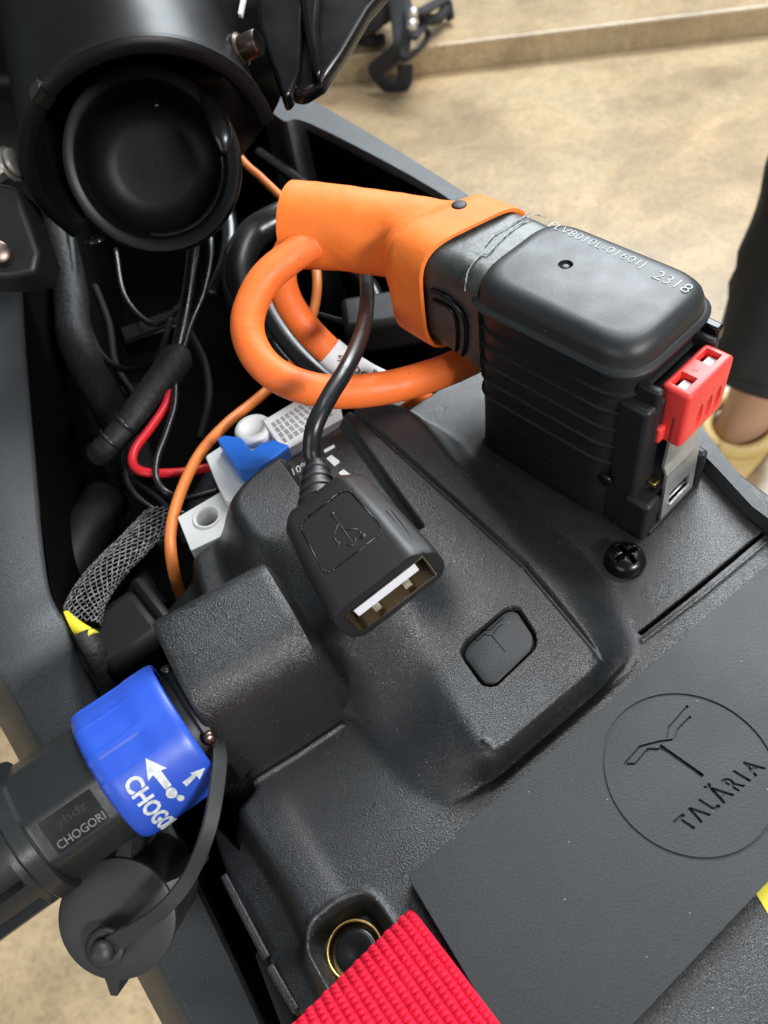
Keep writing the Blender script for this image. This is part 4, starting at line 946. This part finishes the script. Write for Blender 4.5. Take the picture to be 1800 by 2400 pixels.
# half shell of the tube above the cup: its thick lower edge shows as an arch
def arc(c, n_, r, a0, a1, rr, flat=1., steps=40, off=0):
    xr = nrm(cv(1, 0, 0)-n_*(cv(1, 0, 0)@n_)); yr = np.cross(n_, xr)
    return tube([c+n_*off+(xr*math.cos(a)+yr*math.sin(a))*r for a in np.linspace(a0, a1, steps)], rr, 16, flat=flat)
cn2 = nrm(cv(.32, -.84, .42)); Ca = K(338, 352, 21.3)
xr2 = cv(.90, .42, .1); xr2 = nrm(xr2-cn2*(xr2@cn2)); yr2 = np.cross(cn2, xr2); yr2 = yr2 if (yr2@cv(0, 0, 1)) > 0 else -yr2
def shell_pt(a, h, r_): return Ca+cn2*h+(xr2*math.cos(a)+yr2*math.sin(a))*r_
secs = []
for a in np.linspace(math.radians(-8), math.radians(196), 60):
    e_ = min(1, 8*min(a-math.radians(-9), math.radians(197)-a)); R0 = 2.95
    secs.append([shell_pt(a, h*(.4+.6*e_), R0+d_) for h, d_ in ((-7, .22), (-.35, .22), (-.28, .34), (-.1, .36), (0, .26), (.04, .12), (0, .0), (-.3, -.05), (-.5, -.22), (-.7, -.26), (-7, -.26))])
link_mesh('tube_shell', *loft(secs), 'shade', head, auto=50)
secs = []
for a in np.linspace(math.radians(112), math.radians(118), 4): secs.append([shell_pt(a, h, 2.95+d_) for h, d_ in ((-.36, .4), (.03, .4), (.1, .2), (.05, -.03), (-.3, -.06))])
link_mesh('shell_seam', *loft(secs), 'gloss', head, auto=50)
link_mesh('ring_rivet', *sphere(K(338, 228, 20.9), .08), 'gloss', head)
# tongue inside the cup on the right
tp = spline([K(436, 192, 21.2), K(462, 240, 21.0), K(480, 290, 21.0), K(486, 330, 21.1)], 8)
link_mesh('tongue', *tube(tp, lambda t: .02+.26*math.sin(math.pi*(.1+.8*t)), 14, flat=.5), 'gloss', head)
# lip bead along the lower right of the cup
link_mesh('lip_bead', *arc(Cc, cn_, rh*.80, math.radians(-100), math.radians(8), .10, off=-.55), 'gloss', head)
# the bulk of the head, rising up and left of the cup
secs = []
for py, xl, xr in ((-320, -330, 760), (-100, -310, 700), (60, -300, 650), (160, -280, 620), (225, -250, 600), (290, -200, 560), (340, -200, 520), (400, -160, 470), (470, -100, 420)):
    fr_ = []; n_ = 14
    for k in range(n_+1):
        t = k/n_; px = xl+(xr-xl)*t; fr_.append(K(px, py, 22.9+1.5*abs(2*t-1)**3.0+.008*max(0, py-150)))
    bk_ = [K(xr-(xr-xl)*k/4, py, 27) for k in range(5)]
    secs.append(fr_+bk_)
secs = [list(q) for q in zip(*[spline([sec[j] for sec in secs], 6) for j in range(len(secs[0]))])]
link_mesh('column', *loft(secs), 'shade', head, auto=60)
link_mesh('drain_nub', *sphere(K(205, 520, 21.9), .2, None, 16, (1.3, .9, .6)), 'gloss', head)
# bolt at the left with washers
bl = K(-10, 372, 20.8); bd_ = nrm(cv(.9, .25, .3))
bolt = link_mesh('bolt', *lathe(bl, bd_, [(0, .26), (.45, .26), (.47, .24)], 6), 'dsteel', head, smooth=False)
link_mesh('washer', *lathe(bl+bd_*.5, bd_, [(0, .44), (.07, .44)], 32), 'dsteel', bolt, auto=40)
link_mesh('washer', *lathe(bl+bd_*.62, bd_, [(0, .36), (.1, .34), (.12, .2)], 32), 'dsteel', bolt, auto=40)
# bolt at the right with copper reflections
b2_ = K(518, 108, 21.3); d2 = nrm(cv(.75, .1, .35))
bolt = link_mesh('bolt', *lathe(b2_, d2, [(-.2, .42), (.05, .42), (.1, .33), (.55, .33), (.6, .3)], 32), 'darkmetal', head, auto=40)
# bracket at the right: clamp halves with rounded nose
def kpoly(pts, d, th_, name, m, par, bev=.15, tilt=None):
    n_ = tilt if tilt is not None else cv(0, 0, 1)
    q = [K(x, y, d) for x, y in pts]; n = len(q)
    V = [p-n_*th_ for p in q]+q
    Fc = [tuple(range(n)), tuple(range(2*n-1, n-1, -1))]+[(i, n+i, n+(i+1) % n, (i+1) % n) for i in range(n)]
    return link_mesh(name, V, Fc, m, par, bevel=bev, seg=4, auto=50)
kpoly([(545, -60), (660, -60), (655, 60), (650, 150), (628, 205), (612, 215), (590, 150), (560, 60)], 21.9, .8, 'clamp_half', 'gloss', head, .18)
kpoly([(600, -60), (870, -60), (800, 20), (745, 115), (700, 180), (655, 208), (622, 200), (605, 150), (600, 60)], 22.2, .7, 'clamp_half', 'gloss', head, .25)
kpoly([(640, -60), (700, -60), (690, 60), (702, 140), (690, 175), (672, 150), (655, 60)], 21.7, .5, 'clamp_rib', 'gloss', head, .2)
link_mesh('slot_pin', *obox(K(524, 10, 21), cv(.2, 1, 0), cv(1, -.2, 0), cv(0, 0, 1), .3, .06, .1), 'tongue', head, bevel=.03)
# arm holding the head at the left
kpoly([(-60, 380), (35, 400), (85, 545), (75, 590), (20, 600), (-60, 600)], 21.0, 1.5, 'mount_arm', 'side', head, .15)
link_mesh('arm_bolt', *lathe(K(-2, 545, 20.6), nrm(cv(.3, 0, .9)), [(-.3, .30), (.05, .28), (.1, .2)], 24), 'darkmetal', head, auto=40)

# ------------------------------------------------------------------ things on the floor
bag = thing('strap_bag', 'black bag with looped straps lying on the raised floor edge behind', 'bag', P(840, 180, -76))
bz_ = -70
def bt_(pts, r, flat=1., nm='loop_strap', m='trouser'): link_mesh(nm, *tube(spline([P(*p) for p in pts], 8), r, 12, flat=flat), m, bag)
kb = spline([P(700, -40, -60), P(800, 0, -62), P(830, 40, -66)], 6)
link_mesh('bag_body', *tube(kb, lambda t: 14-7*t, 24), 'trouser', bag)
bt_([z11(620, -40)+(-58,), z11(650, 120)+(-62,), z11(660, 300)+(-66,), z11(560, 400)+(-70,), z11(500, 470)+(-73,), z11(600, 570)+(-77,), z11(680, 540)+(-76,), z11(690, 420)+(-72,)], 2.0, .3)
bt_([z11(690, -20)+(-60,), z11(720, 150)+(-62,), z11(690, 300)+(-66,), z11(700, 380)+(-68,), z11(800, 300)+(-70,), z11(840, 220)+(-69,), z11(800, 175)+(-66,), z11(740, 240)+(-64,)], 1.2, .5)
bt_([z11(760, 90)+(-62,), z11(830, 60)+(-64,), z11(900, 20)+(-66,), z11(960, 10)+(-67,), z11(985, 120)+(-70,)], 1.8, .5)
bt_([z11(800, 130)+(-66,), z11(900, 120)+(-68,), z11(950, 60)+(-68,)], 1.3)
bt_([z11(380, 240)+(-70,), z11(450, 262)+(-70,), z11(560, 250)+(-70,)], 1.2)
for q in ((742, 85), (735, 160)): link_mesh('buckle', *sphere(P(*z11(*q), -58), 1.1), 'steel', bag)

# person standing at the right
man = thing('person', 'person in black trousers and yellow slip-on shoe standing at the right edge', 'person', P(1620, 930, -78))
sh_c = P(1610, 915, -75)
ank = P(1640, 840, -68); knee = ank+np.array([3, 1, 42])
hem = P(1642, 790, -62)
fd = nrm(P(1560, 985, -76)-P(1650, 900, -76)); fd[2] = 0; fd = nrm(fd)
def lseg(c, rx, ry, n=24, d=fd): s1 = np.array([-d[1], d[0], 0]); return [c+d*math.cos(2*math.pi*k/n)*rx+s1*math.sin(2*math.pi*k/n)*ry for k in range(n)]
legp = [(ank+np.array([0, 0, -8])+fd*2, 5.5, 3.8), (ank+np.array([0, 0, -4]), 4.5, 3.6), (ank, 4.1, 3.6), (ank+np.array([0, 0, 8]), 4.4, 4), (ank+np.array([1, 0, 22]), 5.8, 5.5), (knee, 6, 6)]
link_mesh('lower_leg', *loft([lseg(*p) for p in legp]), 'skin', man)
hb = hem
tr = [(hb, 5.9, 5.4), (hb+np.array([0, 0, .8]), 6.3, 5.7), (hb+np.array([0, 0, 3.0]), 6.3, 5.7), (hb+np.array([0, 0, 3.4]), 6.6, 6.0), (hb+np.array([1, 0, 12]), 6.8, 6.4), (hb+np.array([3, 1, 30]), 8, 7.6), (hb+np.array([6, 2, 62]), 9, 9)]
ts_ = [list(q) for q in zip(*[spline([lseg(*p, n=40)[j] for p in tr], 6) for j in range(40)])]
for sec in ts_:
    c_ = np.mean(sec, 0)
    for j in range(40): sec[j] = sec[j]+nrm(sec[j]-c_)*(wr(sec[j], .9, .16))
link_mesh('trouser_leg', *loft(ts_), 'trouser', man)
ft_ = ank+np.array([0, 0, -8.2]); ft_[2] = -78
secs = []
for t, wd, hh in ((-6.0, 1.8, 3.2), (-5.2, 3.0, 4.6), (-3, 3.9, 5.2), (0, 4.4, 4.6), (4, 4.9, 4.2), (9, 5.2, 3.8), (13, 4.6, 3.2), (16, 3.2, 2.4), (17.2, 1.5, 1.6)):
    c = ft_+fd*t; s1 = np.array([-fd[1], fd[0], 0])
    secs.append([c+s1*wd*math.cos(a)+ez*(hh*.5+hh*.5*math.sin(a)*(1 if math.sin(a) > 0 else 1)) for a in np.linspace(0, 2*math.pi, 25)[:-1]])
link_mesh('shoe', *loft(secs), 'shoe', man)
link_mesh('shoe_band', *tube([ft_+ez*4.9+fd*(2.2+5.4*math.cos(a))+np.array([-fd[1], fd[0], 0])*4.6*math.sin(a)-ez*.6*math.cos(a) for a in np.linspace(0, 2*math.pi, 40)], .9, 12, flat=1.4), 'shoe', man)

# tidy
for o in list(bpy.data.objects):
    if '_o' in o: del o['_o']
print('meshes', len([o for o in bpy.data.objects if o.type == 'MESH']), 'polys', sum(len(o.data.polygons) for o in bpy.data.objects if o.type == 'MESH'))
